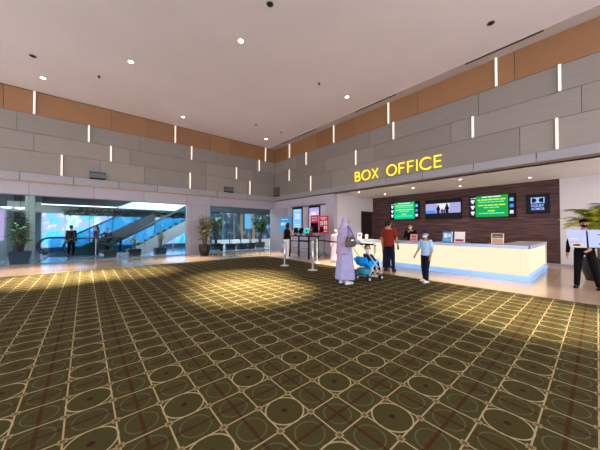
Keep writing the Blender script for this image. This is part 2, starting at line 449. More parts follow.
for x, y in ((5.7, .9), (-3.4, 9.9)):      # further lamps of the same ceiling, above the picture
    t = bpy.data.lights.new('lamp', 'SPOT'); t.energy = 2600; t.spot_size = math.radians(27); t.spot_blend = .8; t.color = (1., .83, .58); t.shadow_soft_size = .05
    o = bpy.data.objects.new('lamp', t); COL.objects.link(o); o.location = (x, y, H - .03)
for x, y, l in ((.34, 11.63, 'small black sprinkler head in the left of the ceiling'), (6.72, 6.78, 'small black sprinkler head in the middle of the ceiling, left of a downlight'),
                (6.83, 11.61, 'small dark sprinkler head near the corner, the left of two'), (8.48, 11.64, 'small grey sprinkler head near the corner, the right of two')):
    t = thing('sprinkler_head', l, 'sprinkler', (x, y, H), 0, 'sprinklers in the main ceiling')
    MB().cyl((0, 0, -.008), (0, 0, 0), .05, .05, 14).build('flange', M['grey'], t)
    MB().cyl((0, 0, -.06), (0, 0, -.008), .018, .025, 8).cyl((0, 0, -.066), (0, 0, -.06), .04, .04, 10).build('nozzle', M['dark'], t)
for x, y, l in ((10.77, 7.95, 'soffit downlight over the counter nearest the white side wall'), (12.46, 7.49, 'soffit downlight above the first green menu screen'),
                (11.63, 5.54, 'soffit downlight above the movie still screen'), (12.68, 3.93, 'soffit downlight in front of the wide green screen'),
                (11.0, 3.4, 'soffit downlight above the counter middle'), (12.6, 1.6, 'soffit downlight in front of the square blue logo screen')):
    downlight(x, y, SOF + .02, l, True, .05, 42, 100, 'downlights under the box office soffit', (1., .86, .72))

# ------------------------------------------------------------------ lettering, displays on walls
sg = thing('box_office_sign', 'yellow raised letters reading BOX OFFICE on the wall', 'sign', (D2, 5.68, 0), RX)
# letters drawn as thick strokes; spans measured along the wall from the left
def letter_stroke(mb, pts, w=.047, d=.07):
    for (x0, z0), (x1, z1) in zip(pts, pts[1:]):
        dx, dz = x1 - x0, z1 - z0; L = math.hypot(dx, dz); T = Matrix.Translation(((x0 + x1) / 2, 0, (z0 + z1) / 2)) @ Matrix.Rotation(-math.atan2(dz, dx), 4, 'Y')
        mb.box(-L / 2 - w * .4, L / 2 + w * .4, -d, -.02, -w / 2, w / 2, T=T)
def arcp(cx, cz, rx, rz, a0, a1, n=18): return [(cx + rx * math.cos(math.radians(a0 + (a1 - a0) * k / n)), cz + rz * math.sin(math.radians(a0 + (a1 - a0) * k / n))) for k in range(n + 1)]
hL = .42
GL = {'B': lambda: [[(0, 0), (0, hL)], [(0, hL), (.14, hL)] + arcp(.14, hL * .76, .11, hL * .24, 90, -90) + [(0, hL * .52)], [(0, hL * .52), (.16, hL * .52)] + arcp(.16, hL * .26, .13, hL * .26, 90, -90) + [(0, 0)]],
      'O': lambda: [arcp(.23, hL / 2, .24, hL / 2 + .01, 0, 360, 28)],
      'X': lambda: [[(0, 0), (.30, hL)], [(0, hL), (.30, 0)]],
      'F': lambda: [[(0, 0), (0, hL), (.25, hL)], [(0, hL * .52), (.22, hL * .52)]],
      'I': lambda: [[(0, 0), (0, hL)]],
      'C': lambda: [arcp(.25, hL / 2, .26, hL / 2 + .01, 48, 312, 22)],
      'E': lambda: [[(.26, hL), (0, hL), (0, 0), (.26, 0)], [(0, hL * .52), (.23, hL * .52)]]}
wid = {'B': .29, 'O': .46, 'X': .30, 'F': .25, 'I': 0., 'C': .42, 'E': .26}
seq = 'BOX OFFICE'; pitch = .165
tot = sum(wid.get(c, .20) for c in seq) + pitch * (len(seq) - 1)
cx = -2.0 + .06; k = 3.90 / tot
for c in seq:
    if c != ' ':
        mb = MB()
        for st in GL[c](): letter_stroke(mb, st)
        for v in mb.bm.verts: v.co.x = v.co.x * k + cx; v.co.z += 3.745
        mb.build('letter', M['sign'], sg)
    cx += (wid.get(c, .20) + pitch) * k

def wall_screen(name, label, yc, zc, w, h, draw, cat='screen', x=13.73, deep=.09):
    t = thing(name, label, cat, (x, yc, zc), RX, None)
    MB().box(-w / 2, w / 2, -deep, -.03, -h / 2, h / 2, bev=.008).build('casing', M['black'], t)
    MB().box(-.2, .2, -.03, 0, -.15, .15).build('bracket', M['dark'], t)
    mb = MB(); mats = []
    def rect(x0, x1, z0, z1, m, lay=0):
        if m not in mats: mats.append(m)
        y = -deep - .002 - .0015 * lay
        mb.box(x0, x1, y, -deep + .001, z0, z1, mats.index(m))
    draw(rect, w - .06, h - .06)
    mb.build('display', [M[q] for q in mats], t)
    return t
def words(rect, cx, z, width, h, m, n, lay=2):
    xs = cx - width / 2; random.seed(int(z * 1000) + n); ws = [random.uniform(.5, 1.3) for _ in range(n)]; g = .025
    s = (width - g * (n - 1)) / sum(ws)
    for q in ws: rect(xs, xs + q * s, z - h / 2, z + h / 2, m, lay); xs += q * s + g
def green_menu(bright):
    def d(rect, w, h):
        rect(-w / 2, w / 2, -h / 2, h / 2, 'sdark')
        rect(-w * .36, w * .36, -h / 2, h / 2, bright, 1)
        words(rect, 0, h * .44, w * .42, h * .05, 'swhite', 3)
        for i, (z, ww, m, n) in enumerate(((.31, .62, 'syel', 5), (.20, .56, 'scyan', 6), (.05, .60, 'syel', 5), (-.06, .34, 'scyan', 3), (-.22, .16, 'syel', 1), (-.33, .56, 'scyan', 5))):
            words(rect, 0, h * z, w * ww, h * .055, m, n)
        words(rect, -w * .42, h * .42, w * .13, h * .03, 'swhite', 2)
        for k in range(3):
            rect(-w * .475, -w * .385, h * (.24 - k * .28), h * (.34 - k * .28), 'swhite', 2); rect(-w * .455, -w * .405, h * (.16 - k * .28), h * (.24 - k * .28), 'swhite', 2)
            rect(w * .395, w * .47, h * (.18 - k * .28), h * (.33 - k * .28), ('slblue', 'sblue', 'swhite')[k], 2)
    return d
wall_screen('menu_screen', 'green menu screen left of the movie still, above the man in red', 7.02, 2.45, 1.70, .98, green_menu('green2'))
def movie(rect, w, h):
    rect(-w / 2, w / 2, -h / 2, h / 2, 'sdark')
    rect(-w / 2, w / 2, -h * .22, h * .32, 'slav', 1)
    rect(-w * .16, w * .2, -h * .05, h * .30, 'swhite', 2)
    rect(-w * .5, -w * .2, -h * .22, -h * .05, 'sblue', 2)
    for x, s in ((-.12, 1.), (.13, 1.1), (-.01, .55), (.05, .5)):
        rect(w * x - .06 * s, w * x + .06 * s, -h * .22, -h * .22 + .34 * s, 'sdark', 3)
        rect(w * x - .035 * s, w * x + .035 * s, -h * .22 + .34 * s, -h * .22 + .42 * s, 'sdark', 3)
        rect(w * x - .09 * s, w * x + .09 * s, -h * .22 + .16 * s, -h * .22 + .26 * s, 'sdark', 3)
wall_screen('movie_screen', 'black screen showing a lilac movie still of silhouetted figures', 5.02, 2.42, 1.68, .98, movie)
wall_screen('menu_screen', 'wide green menu screen beside the small blue logo screen', 3.02, 2.43, 1.68, 1.0, green_menu('green'))
dl = wall_screen('logo_screen', 'small square black screen with a blue double D logo', 1.52, 2.42, .66, .76, lambda rect, w, h: rect(-w / 2, w / 2, -h / 2, h / 2, 'sdark'))
mb = MB(); yy = -.094
mb.box(-.20, .20, yy, -.09, .02, .25, 0)
for sgn in (-1, 1):
    pts = [(sgn * .17, .045), (sgn * .17, .225)] + [(sgn * (.12 - .09 * math.sin(math.radians(a))), .135 + .09 * math.cos(math.radians(a))) for a in range(0, 181, 15)]
    mb.prism(pts if sgn < 0 else pts[::-1], yy - .003, yy, 1)
mb.build('logo', [emit('logo_blue', (.30, .46, 1.), 1.3), M['sdark']], dl)
text_mesh('DOLBY', .38, .10, emit('logo_letter', (.34, .50, 1.), 1.3), 'lettering', dl, 0, -.092, -.07, .002, .02)
text_mesh('ATMOS', .38, .10, bpy.data.materials['logo_letter'], 'lettering', dl, 0, -.092, -.20, .002, .02)

# tall lit displays in angled white housings on the lower wall
def light_display(label, y0, y1, draw):
    w = y0 - y1; t = thing('poster_display', label, 'display', (D2 + .01, (y0 + y1) / 2, 1.25), RX, None)
    h = 1.50
    MB().prism([(-w / 2 - .03, h), (w / 2 + .28, h), (w / 2 + .28, h + .06), (-w / 2 - .03, h + .06)], -.22, 0).build('hood', M['boxgrey'], t)
    MB().box(-w / 2, w / 2, -.14, 0, 0, h, bev=.01).build('casing', M['black'], t)
    mb = MB(); mb.box(w / 2, w / 2 + .26, -.12, 0, 0, h)
    for v in mb.bm.verts:
        if v.co.x > w / 2 + .1 and v.co.y < -.05: v.co.y = -.01
    mb.build('side_panel', M['lav'], t)
    mb = MB(); mats = []
    def rect(x0, x1, z0, z1, m, lay=0):
        if m not in mats: mats.append(m)
        mb.box(x0, x1, -.142 - .0015 * lay, -.139, z0, z1, mats.index(m))
    draw(rect, w, h); mb.build('display', [M[q] for q in mats], t)
    return t
def d1(rect, w, h):
    rect(-w / 2 + .08, w / 2 - .10, .10, h - .11, 'slblue'); words(rect, 0, h * .86, w * .5, .05, 'swhite', 2); words(rect, 0, h * .30, w * .5, .04, 'swhite', 3); words(rect, 0, h * .22, w * .3, .05, 'swhite', 2)
t = light_display('tall blue lit display with large white digits, left of the pair on the wall', 12.44, 11.46, d1)
text_mesh('20', .50, .36, M['swhite'], 'digits', t, 0, -.143, .95, .002, .03)
def d2(rect, w, h):
    rect(-w / 2 + .08, w / 2 - .10, .10, h - .11, 'spink'); rect(-w / 2 + .08, w / 2 - .10, h - .28, h - .11, 'slav', 1); rect(-w * .22, w * .12, h * .45, h * .75, 'swhite', 1)
light_display('tall pink lit display behind the red standing posters', 10.93, 9.96, d2)

# boxes sitting on the ledges
def ledge_box(label, loc, rz, w, h, d, m):
    t = thing('ledge_unit', label, 'wall unit', loc, rz, None)
    MB().box(-w / 2, w / 2, -d / 2, d / 2, .02, h - .02, bev=.01).build('body', m, t)
    MB().box(-w / 2 - .01, w / 2 + .01, -d / 2 - .01, d / 2, 0, .04).build('foot', M['black'], t)
    MB().box(-w / 2 - .01, w / 2 + .01, -d / 2 - .01, d / 2, h - .04, h).build('lid', M['dark'], t)
ledge_box('dark grey box on the ledge above the middle of the glass storefront', (.42, D1 - .09, 3.65), 0, .54, .30, .16, M['boxgrey'])
ledge_box('grey box on the ledge above the second glass window', (6.64, D1 - .09, 3.65), 0, .54, .30, .16, M['boxgrey'])
ledge_box('dark brown speaker box on the ledge in the room corner', (D2 - .10, 14.2, 3.65), RX, .42, .58, .20, M['browntrim'])

# ------------------------------------------------------------------ counter
ct = thing('box_office_counter', 'long box office counter with glowing cream front and blue lit plinth', 'counter', (0, 0, 0))
XF, YE, YS, XB = 8.98, 1.20, 7.9, 12.45
mb = MB()
mb.box(XF - .03, XF + .78, YE - .03, YS, .92, .97, 0).box(XF + .78, XB, YE - .03, YE + .70, .92, .97, 0)
mb.build('worktop', M['countertop'], ct)
MB().box(XF - .04, XF - .02, YE - .04, YS, .885, .972).box(XF - .04, XB, YE - .04, YE - .02, .885, .972).build('worktop_edge', M['counteredge'], ct)
yc = [YE, 1.36, 3.42, 5.5, YS]
for a, b in zip(yc, yc[1:]): MB().box(XF, XF + .04, a + .006, b - .006, .165, .89).build('front_panel', M['counterlit'], ct)
for a, b in ((XF + .05, 10.9), (10.9, XB - .06)): MB().box(a + .006, b - .006, YE, YE + .04, .20, .89).build('end_panel', M['counterlit'], ct)
MB().box(XB - .06, XB, YE - .03, YE + .7, 0, .92).build('end_post', M['countertop'], ct)
MB().box(XF + .05, XF + .72, YE + .05, YS, .14, .90).box(XF + .72, XB - .06, YE + .05, YE + .65, .14, .90).build('carcass', M['cream'], ct)
MB().box(XF - .05, XF + .72, YE - .05, YS, 0, .15, bev=.006).box(XF + .72, XB - .06, YE - .05, YE + .65, 0, .15, bev=.006).build('plinth', M['plinth'], ct)

def card(name, label, x, y, w, h, m, marks, z=.97, rz=RX, cat='counter sign'):
    t = thing(name, label, cat, (x, y, z), rz)
    mb = MB(); T = Matrix.Rotation(math.radians(-8), 4, 'X')
    mb.box(-w / 2, w / 2, -.008, .008, .0, h, T=T); mb.build('panel', m, t)
    MB().box(-w / 2, w / 2, -.03, .06, 0, .012).build('foot', M['dark'], t)
    mb = MB(); ms = []
    for x0, x1, z0, z1, q in marks:
        if q not in ms: ms.append(q)
        mb.box(x0 * w, x1 * w, -.011, -.007, z0 * h, z1 * h, ms.index(q), T=T)
    if marks: mb.build('print', [M[q] for q in ms], t)
    return t
M['redpale'] = mat('pale_red_print', (.75, .40, .42), .5)
card('counter_sign', 'small pale red sign on the counter beside the boy', 9.25, 4.40, .26, .26, M['redpale'], [(-.3, .3, .55, .8, 'redtxt'), (-.35, .35, .2, .35, 'redtxt')])
card('counter_sign', 'small blue and white sign on the counter, left of the white card', 9.25, 3.26, .30, .36, M['blue'], [(-.38, .0, .42, .85, 'paper'), (.08, .34, .5, .8, 'paper'), (-.4, .4, .2, .28, 'slblue'), (.42, .5, 0, 1, 'paper')])
card('counter_sign', 'small white card with a red emblem on the counter', 9.25, 2.90, .30, .36, M['paper'], [(-.4, .4, .12, .34, 'red'), (-.25, .25, .17, .27, 'bluedk')])
t = card('card_holder', 'tan card holder standing alone on the counter near its right end', 9.35, 1.93, .30, .32, M['cream'], [(-.42, .42, .56, .96, 'browntrim'), (-.3, .3, .65, .72, 'paper'), (-.42, .42, .08, .5, 'tan')])
card('counter_sign', 'small white sign on the counter left end, behind the woman', 9.3, 6.85, .22, .28, M['paper'], [(-.35, .35, .4, .8, 'grey'), (-.3, .3, .15, .25, 'grey')])
card('counter_sign', 'small dark framed card on the counter left end, beside the white sign', 9.35, 6.52, .20, .24, M['dark'], [(-.36, .36, .12, .88, 'paper'), (-.2, .2, .3, .6, 'grey')])
t = thing('keyboard', 'low black keyboard lying on the counter left of the card holder', 'keyboard', (9.45, 2.42, .97), RX)
MB().box(-.22, .22, -.07, .07, 0, .025, bev=.006).build('base', M['black'], t)
mb = MB()
for i in range(12):
    for j in range(4): mb.box(-.205 + i * .034, -.178 + i * .034, -.055 + j * .028, -.033 + j * .028, .024, .034)
mb.build('keys', M['dark'], t)
t = thing('small_tray', 'low dark tray on the counter behind the boy', 'tray', (9.4, 3.85, .97), RX)
MB().box(-.15, .15, -.08, .08, 0, .012).box(-.15, .15, -.08, -.07, .012, .05).box(-.15, .15, .07, .08, .012, .05).box(-.15, -.14, -.07, .07, .012, .05).box(.14, .15, -.07, .07, .012, .05).build('body', M['dark'], t)

# ------------------------------------------------------------------ side table with devices, standing posters
tb = thing('bar_table', 'tall narrow black table against the pale wall', 'table', (8.36, 9.55, 0), RX)
MB().box(-.95, .95, -.36, .36, 1.05, 1.09, bev=.005).build('tabletop', M['black'], tb)
for sx in (-.72, .72):
    for sy in (-.30, .30): MB().box(sx - .03, sx + .03, sy - .03, sy + .03, 0, 1.05).build('leg', M['black'], tb)
MB().box(-.72, .72, -.32, -.28, .80, .84).box(-.72, .72, .28, .32, .80, .84).build('rail', M['black'], tb)
MB().box(-.72, .72, -.02, .02, .42, .45).box(-.74, -.70, -.3, .3, .42, .45).box(.70, .74, -.3, .3, .42, .45).build('stretcher', M['grey'], tb)
def monitor(label, x, y, w, h, scr, tilt, rz=RX, face=-1):
    t = thing('monitor', label, 'monitor', (x, y, 1.09), rz)
    MB().cyl((0, 0, 0), (0, 0, .015), .10, .10, 16).build('base', M['black'], t)
    MB().box(-.02, .02, .0, .03, .015, .14).build('stand', M['black'], t)
    T = Matrix.Translation((0, 0, .10)) @ Matrix.Rotation(math.radians(tilt), 4, 'X')
    MB().box(-w / 2, w / 2, -.02, .02, 0, h, T=T, bev=.005).build('casing', M['black'], t)
    mb = MB(); mb.box(-w / 2 + .015, w / 2 - .015, -.024, -.019, .015, h - .015, 0, T=T)
    mats = [scr]
    if scr is M['steal']:
        mats.append(M['sdark']); mats.append(M['swhite']); mb.box(-.05, .05, -.026, -.02, h * .35, h * .65, 1, T=T); mb.box(-w * .4, w * .4, -.026, -.02, h * .82, h * .9, 2, T=T)
    mb.build('display', mats, t)
monitor('teal lit ticket screen on the black table', 8.12, 9.08, .46, .30, M['steal'], -18)
monitor('dark monitor on the black table, nearest the woman in black', 8.3, 10.12, .30, .30, M['black'], -10)
monitor('dark monitor on the black table, beside the teal screen', 8.35, 9.75, .30, .28, M['black'], -10)
t = thing('paper_box', 'cream tissue box on the far end of the black table', 'box', (8.45, 10.40, 1.09), RX)
MB().box(-.09, .09, -.12, .12, 0, .24, bev=.006).build('body', M['cream'], t); MB().box(-.04, .04, -.03, .03, .24, .32).build('tissue', M['paper'], t)
card('table_sign', 'small red sign on the black table behind the teal screen', 8.45, 9.20, .40, .40, M['red'], [(-.3, .3, .62, .82, 'paper'), (-.3, .25, .3, .38, 'redpale')], z=1.09, cat='sign')
def standing_poster(label, x, y, w, z0, z1, m, marks, rz=RX):
    t = thing('standing_poster', label, 'poster', (x, y, 0), rz)
    MB().box(-w / 2, w / 2, -.015, .015, z0, z1).build('board', m, t)
    MB().cyl((0, .03, .28), (0, .03, z1 - .1), .014).build('pole', M['dark'], t)
    for a in (90, 210, 330): MB().cyl((0, .03, .30), (.30 * math.cos(math.radians(a)), .03 + .30 * math.sin(math.radians(a)), .01), .012).build('leg', M['dark'], t)
    mb = MB(); ms = []; h = z1 - z0
    for x0, x1, a, b, q in marks:
        if q not in ms: ms.append(q)
        mb.box(x0 * w, x1 * w, -.019, -.014, z0 + a * h, z0 + b * h, ms.index(q))
    mb.build('print', [M[q] for q in ms], t)
    return t
bl = [(-.32, .32, .86, .92, 'paper'), (-.2, .2, .78, .82, 'paper'), (-.34, -.06, .48, .70, 'paper'), (-.26, -.14, .53, .65, 'red'), (.04, .18, .5, .72, 'paper'), (.24, .38, .5, .72, 'paper'),
      (.04, .18, .24, .44, 'paper'), (.24, .38, .24, .44, 'paper'), (-.38, -.02, .1, .36, 'black'), (-.3, -.1, .18, .28, 'redpale'), (.04, .38, .1, .18, 'redpale')]
standing_poster('red standing poster with white boxes on a thin black tripod, nearest the box office', 8.85, 8.62, .62, 1.20, 2.06, M['red'], bl)
standing_poster('red and black standing poster between the teal screen and the red tripod poster', 9.15, 9.58, .58, 1.22, 2.14, M['red'],
                [(-.5, .5, 0, .56, 'black'), (-.35, .35, .84, .90, 'cream'), (-.36, .36, .66, .78, 'redpale'), (-.22, .22, .45, .52, 'bluedk'), (-.3, .3, .34, .41, 'paper'), (-.14, .14, .14, .32, 'paper'), (-.24, .24, .06, .11, 'redpale')])
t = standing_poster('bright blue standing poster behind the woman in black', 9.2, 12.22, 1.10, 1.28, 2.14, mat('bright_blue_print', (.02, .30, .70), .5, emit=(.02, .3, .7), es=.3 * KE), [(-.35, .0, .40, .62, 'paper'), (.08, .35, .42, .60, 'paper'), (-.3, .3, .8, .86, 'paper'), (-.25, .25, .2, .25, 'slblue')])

# ------------------------------------------------------------------ stanchions and belt
def stanchion(label, x, y, z, h=1.0):
    t = thing('stanchion', label, 'stanchion', (x, y, z), 0, 'silver belt posts')
    MB().loft([((0, 0, 0), .17, .17), ((0, 0, .012), .17, .17), ((0, 0, .03), .10, .10), ((0, 0, .045), .04, .04)], 24).build('base', M['steel'], t, True)
    MB().cyl((0, 0, .03), (0, 0, h - .10), .032, .032, 16).build('pole', M['steel'], t, True)
    MB().cyl((0, 0, h - .10), (0, 0, h), .040, .040, 16).build('belt_cassette', M['steel'], t, True)
    return t
stanchion('silver belt post directly in front of the woman in black', 5.86, 7.80, .012)
stanchion('silver belt post on the carpet left of the lavender robe, nearer of two', 5.96, 6.33, .012)
s3 = stanchion('silver belt post further back, from which the black belt runs right', 7.55, 7.75, 0)
s4 = stanchion('silver belt post at the right end of the belt, behind the stroller', 6.62, 4.32, .012)
a, b = Vector((7.55, 7.75, .95)), Vector((6.62, 4.32, .95)); d = (b - a).normalized(); nn = Vector((-d.y, d.x, 0)) * .002
mb = MB(); N = 12; pr_ = None
for k in range(N + 1):
    p = a + d * .043 + (b - a - d * .086) * (k / N); sag = -.02 * math.sin(PI * k / N)
    q = [mb.bm.verts.new(p + nn + Vector((0, 0, .024 + sag))), mb.bm.verts.new(p - nn + Vector((0, 0, .024 + sag))), mb.bm.verts.new(p - nn + Vector((0, 0, -.024 + sag))), mb.bm.verts.new(p + nn + Vector((0, 0, -.024 + sag)))]
    if pr_: mb.bridge(pr_, q)
    pr_ = q
tag(mb.build('barrier_belt', M['black']), 'black belt stretched between two silver posts behind the lavender woman', 'belt')
# ------------------------------------------------------------------ people
def fmat(name, c, r=.85): return M.setdefault(name, mat(name, c, r, spec=.08))
def person(label, loc, heading, Ht, J=None, lean=0., head_yaw=0., head_pitch=0., top=None, top_len=.88, sleeve='short', bottom=None, shoes=None, hair='short', mask=None, cap=None,
           dress=None, hijab=None, vox=.013, child=False, skin=None, curl=.5, feet_z=None, group=None, belly=1.):
    """a standing figure; local x = its right, y = forward; joints given for 1.75 m and scaled"""
    t = thing('person', label, 'person', loc, math.radians(heading - 90), group)
    S = Ht / 1.75; skin = skin or M['skin']
    hk = 1.28 if child else 1.                      # children carry larger heads
    j = dict(hipR=(.095, 0, .92), hipL=(-.095, 0, .92), kneR=(.10, .015, .49), kneL=(-.10, .015, .49), ankR=(.105, -.02, .08), ankL=(-.105, -.02, .08),
             shR=(.185, 0, 1.42), shL=(-.185, 0, 1.42), elR=(.225, -.02, 1.13), elL=(-.225, -.02, 1.13), wrR=(.225, .05, .88), wrL=(-.225, .05, .88))
    if J: j.update(J)
    hip0 = Vector((0, 0, .95)); R = Matrix.Rotation(-math.radians(lean), 4, 'X')
    def U(p): return (hip0 + R @ (Vector(p) - hip0)) if lean else Vector(p)
    P = {}
    for k, v in j.items(): P[k] = Vector(v) if k[:2] in ('hi', 'kn', 'an') else (U(v) if (not J or k not in J) else Vector(v))
    hc = U((0, .015, 1.625)); HR = Matrix.Translation(hc) @ Matrix.Rotation(math.radians(head_yaw), 4, 'Z') @ Matrix.Rotation(math.radians(-head_pitch), 4, 'X')
    sc = lambda v: Vector(v) * S
    def torso(mb, g, z0, z1):
        prof = [(.84, .150, .100), (.92, .168, .112), (1.00, .155, .105), (1.08, .143 * belly, .100 * belly), (1.20, .160, .112), (1.30, .175, .116), (1.38, .178, .104), (1.435, .140, .082), (1.47, .075, .062)]
        rg = []
        for z, rx, ry in prof:
            if z < z0 - .001 or z > z1 + .001: continue
            c = U((0, 0, z)); rg.append((c * S, (rx + g) * S, (ry + g) * S))
        mb.loft(rg)
    def limb(mb, a, b, r0, r1, g=0.): mb.cap(P[a] * S, P[b] * S, (r0 + g) * S, (r1 + g) * S)
    def foot(mb, k, g, sole=0.):
        a = P['ank' + k]; yaw = 1 if k == 'R' else -1
        mb.cap(sc((a.x, a.y - .03, a.z - .045)), sc((a.x + yaw * .012, a.y + .10, a.z - .052)), (.036 + g) * S, (.034 + g) * S)
        mb.cap(sc((a.x + yaw * .012, a.y + .10, a.z - .052)), sc((a.x + yaw * .018, a.y + .165, a.z - .058)), (.036 + g) * S, (.022 + g) * S)
        mb.cap(sc((a.x, a.y, a.z + .02)), sc((a.x, a.y - .02, a.z - .03)), (.036 + g) * S, (.036 + g) * S)
    def hand_dir(k):
        d = (P['wr' + k] - P['el' + k]).normalized(); return d
    mb = MB(); torso(mb, 0, .8, 1.5)
    for k in 'RL':
        limb(mb, 'hip' + k, 'kne' + k, .082, .055); limb(mb, 'kne' + k, 'ank' + k, .052, .037); foot(mb, k, 0)
        limb(mb, 'sh' + k, 'el' + k, .050, .040); limb(mb, 'el' + k, 'wr' + k, .039, .027)
    mb.cap(U((0, 0, 1.44)) * S, U((0, .01, 1.56)) * S, .055 * S, .052 * S)
    def hp(x, y, z): return (HR @ Vector((x * hk, y * hk, z * hk + (hk - 1) * .09))) * S
    Th = HR.to_3x3()
    mb.ell(hp(0, -.005, .02), tuple(q * S * hk for q in (.073, .092, .105)), T=Th); mb.ell(hp(0, .03, -.05), tuple(q * S * hk for q in (.054, .058, .062)), T=Th)
    mb.cap(hp(0, .085, .0), hp(0, .102, -.028), .009 * S * hk, .014 * S * hk); mb.ell(hp(.073, -.005, -.005), tuple(q * S * hk for q in (.013, .022, .032)), T=Th); mb.ell(hp(-.073, -.005, -.005), tuple(q * S * hk for q in (.013, .022, .032)), T=Th)
    mb.cap(hp(-.018, .083, -.058), hp(.018, .083, -.058), .008 * S * hk)
    fg = MB()
    for k in 'RL':
        d = hand_dir(k); w = P['wr' + k]; side = 1 if k == 'R' else -1
        inw = Vector((-side, 0, 0)); inw = (inw - d * inw.dot(d)).normalized(); fwd = d.cross(inw) * (1 if k == 'R' else -1)
        if fwd.length < .1: fwd = Vector((0, 1, 0))
        fwd.normalize()
        mb.cap(w * S, (w + d * .085) * S, .028 * S, .034 * S)
        for i, (o, L) in enumerate(((-.027, .060), (-.009, .070), (.009, .076), (.027, .068))):
            b0 = w + d * .095 + fwd * o; dd = d; pts = [b0 - d * .03]
            for s in range(3):
                pts.append(pts[-1] + dd * (L * (.55, .40, .32)[s] + (.03 if s == 0 else 0)))
                dd = (dd + inw * curl).normalized()
            fg.tube([p * S for p in pts], [.0095 * S, .0095 * S, .0085 * S, .0065 * S], 6)
        b0 = w + d * .03 + fwd * .025
        fg.tube([p * S for p in (b0, b0 + fwd * .03 + d * .02 + inw * .01, b0 + fwd * .035 + d * .055 + inw * .02)], [.012 * S, .010 * S, .008 * S], 6)
    remesh(mb, 'body', skin, t, vox, fg)
    for s in (-1, 1):
        MB().ell(hp(s * .031, .080, .012), tuple(q * S * hk for q in (.014, .010, .009)), 8, 6).build('eye', M['black'], t, True)
    if bottom and not dress:
        mb = MB(); torso(mb, .014, .8, 1.02)
        for k in 'RL':
            limb(mb, 'hip' + k, 'kne' + k, .085, .062, .012); mb.cap(P['kne' + k] * S, (P['ank' + k] + Vector((0, 0, .0))) * S, .070 * S, .058 * S)
        remesh(mb, 'trousers', bottom, t, vox)
    if top:
        mb = MB(); torso(mb, .022, top_len, 1.45)
        for k in 'RL':
            a, e, w = P['sh' + k], P['el' + k], P['wr' + k]
            if sleeve == 'none': continue
            if sleeve == 'short': mb.cap(a * S, (a + (e - a) * .78) * S, .066 * S, .060 * S)
            else: mb.cap(a * S, e * S, .064 * S, .054 * S); mb.cap(e * S, (e + (w - e) * .95) * S, .054 * S, .042 * S)
        remesh(mb, 'shirt', top, t, vox)
    if dress:
        mb = MB(); rg = []
        for z, rx, ry in ((.13, .265, .245), (.16, .27, .25), (.35, .245, .22), (.65, .225, .19), (.92, .205, .16), (1.08, .185, .145), (1.25, .195, .14), (1.38, .195, .125), (1.44, .15, .10), (1.49, .07, .065)):
            c = U((0, 0, z)) if z > .95 else Vector((0, 0, z)); rg.append((c * S, rx * S, ry * S))
        mb.loft(rg, 24)
        for k in 'RL':
            mb.cap(P['sh' + k] * S, P['el' + k] * S, .072 * S, .068 * S); mb.cap(P['el' + k] * S, (P['el' + k] + (P['wr' + k] - P['el' + k]) * .9) * S, .066 * S, .058 * S)
        for i in range(9):                                        # soft vertical folds
            a = 2 * PI * i / 9 + .2; mb.cap(sc((.26 * math.cos(a), .24 * math.sin(a), .14)), sc((.20 * math.cos(a), .16 * math.sin(a), .9)), .026 * S, .012 * S)
        remesh(mb, 'dress', dress, t, vox)
    if shoes:
        for k in 'RL':
            mb = MB(); foot(mb, k, .010); a = P['ank' + k]
            mb.box((a.x - .042) * S, (a.x + .046) * S, (a.y - .075) * S, (a.y + .20) * S, (a.z - .078) * S, (a.z - .058) * S)
            remesh(mb, 'shoe', shoes, t, vox * .8)
    if hair and not hijab:
        mb = MB(); q = lambda *r: tuple(x * S * hk for x in r)
        mb.ell(hp(0, -.022, .050), q(.084, .090, .088), T=Th); mb.ell(hp(0, -.05, .005), q(.076, .058, .085), T=Th)
        if hair == 'long':
            mb.cap(hp(0, -.065, .0), hp(0, -.10, -.26), .088 * S, .085 * S); mb.cap(hp(-.055, -.03, .02), hp(-.06, -.06, -.22), .035 * S, .03 * S); mb.cap(hp(.055, -.03, .02), hp(.06, -.06, -.22), .035 * S, .03 * S)
        remesh(mb, 'hair', M['hair'], t, vox)
    if hijab:
        mb = MB(); q = lambda *r: tuple(x * S * hk for x in r)
        mb.ell(hp(0, -.022, .035), q(.092, .098, .105), T=Th); mb.ell(hp(0, -.03, -.05), q(.088, .085, .09), T=Th)
        mb.cap(hp(0, .005, -.10), U((0, .03, 1.42)) * S, .075 * S, .12 * S)
        mb.cap(U((-.12, 0, 1.43)) * S, U((.12, 0, 1.43)) * S, .09 * S); mb.cap(hp(0, -.06, -.05), U((0, -.10, 1.36)) * S, .085 * S, .12 * S)
        mb.loft([(U((0, -.09, .78)) * S, .20 * S, .085 * S), (U((0, -.09, 1.0)) * S, .20 * S, .10 * S), (U((0, -.07, 1.25)) * S, .215 * S, .12 * S), (U((0, -.03, 1.40)) * S, .19 * S, .11 * S)], 20)
        for i in range(6):
            x = -.17 + i * .068; mb.cap(U((x * 1.1, -.165 + abs(x) * .3, .78)) * S, U((x * .7, -.14 + abs(x) * .3, 1.38)) * S, .025 * S, .012 * S)
        remesh(mb, 'headscarf', hijab, t, vox)
    if mask:
        mb = MB(); q = lambda *r: tuple(x * S * hk for x in r)
        mb.ell(hp(0, .045, -.045), q(.060, .062, .050), T=Th)
        remesh(mb, 'face_mask', mask, t, vox * .8)
        mb = MB()
        for s in (-1, 1): mb.tube([hp(s * .05, .06, -.03), hp(s * .074, .02, -.008), hp(s * .08, -.01, .012)], .003 * S, 5)
        mb.build('mask_loop', mask, t)
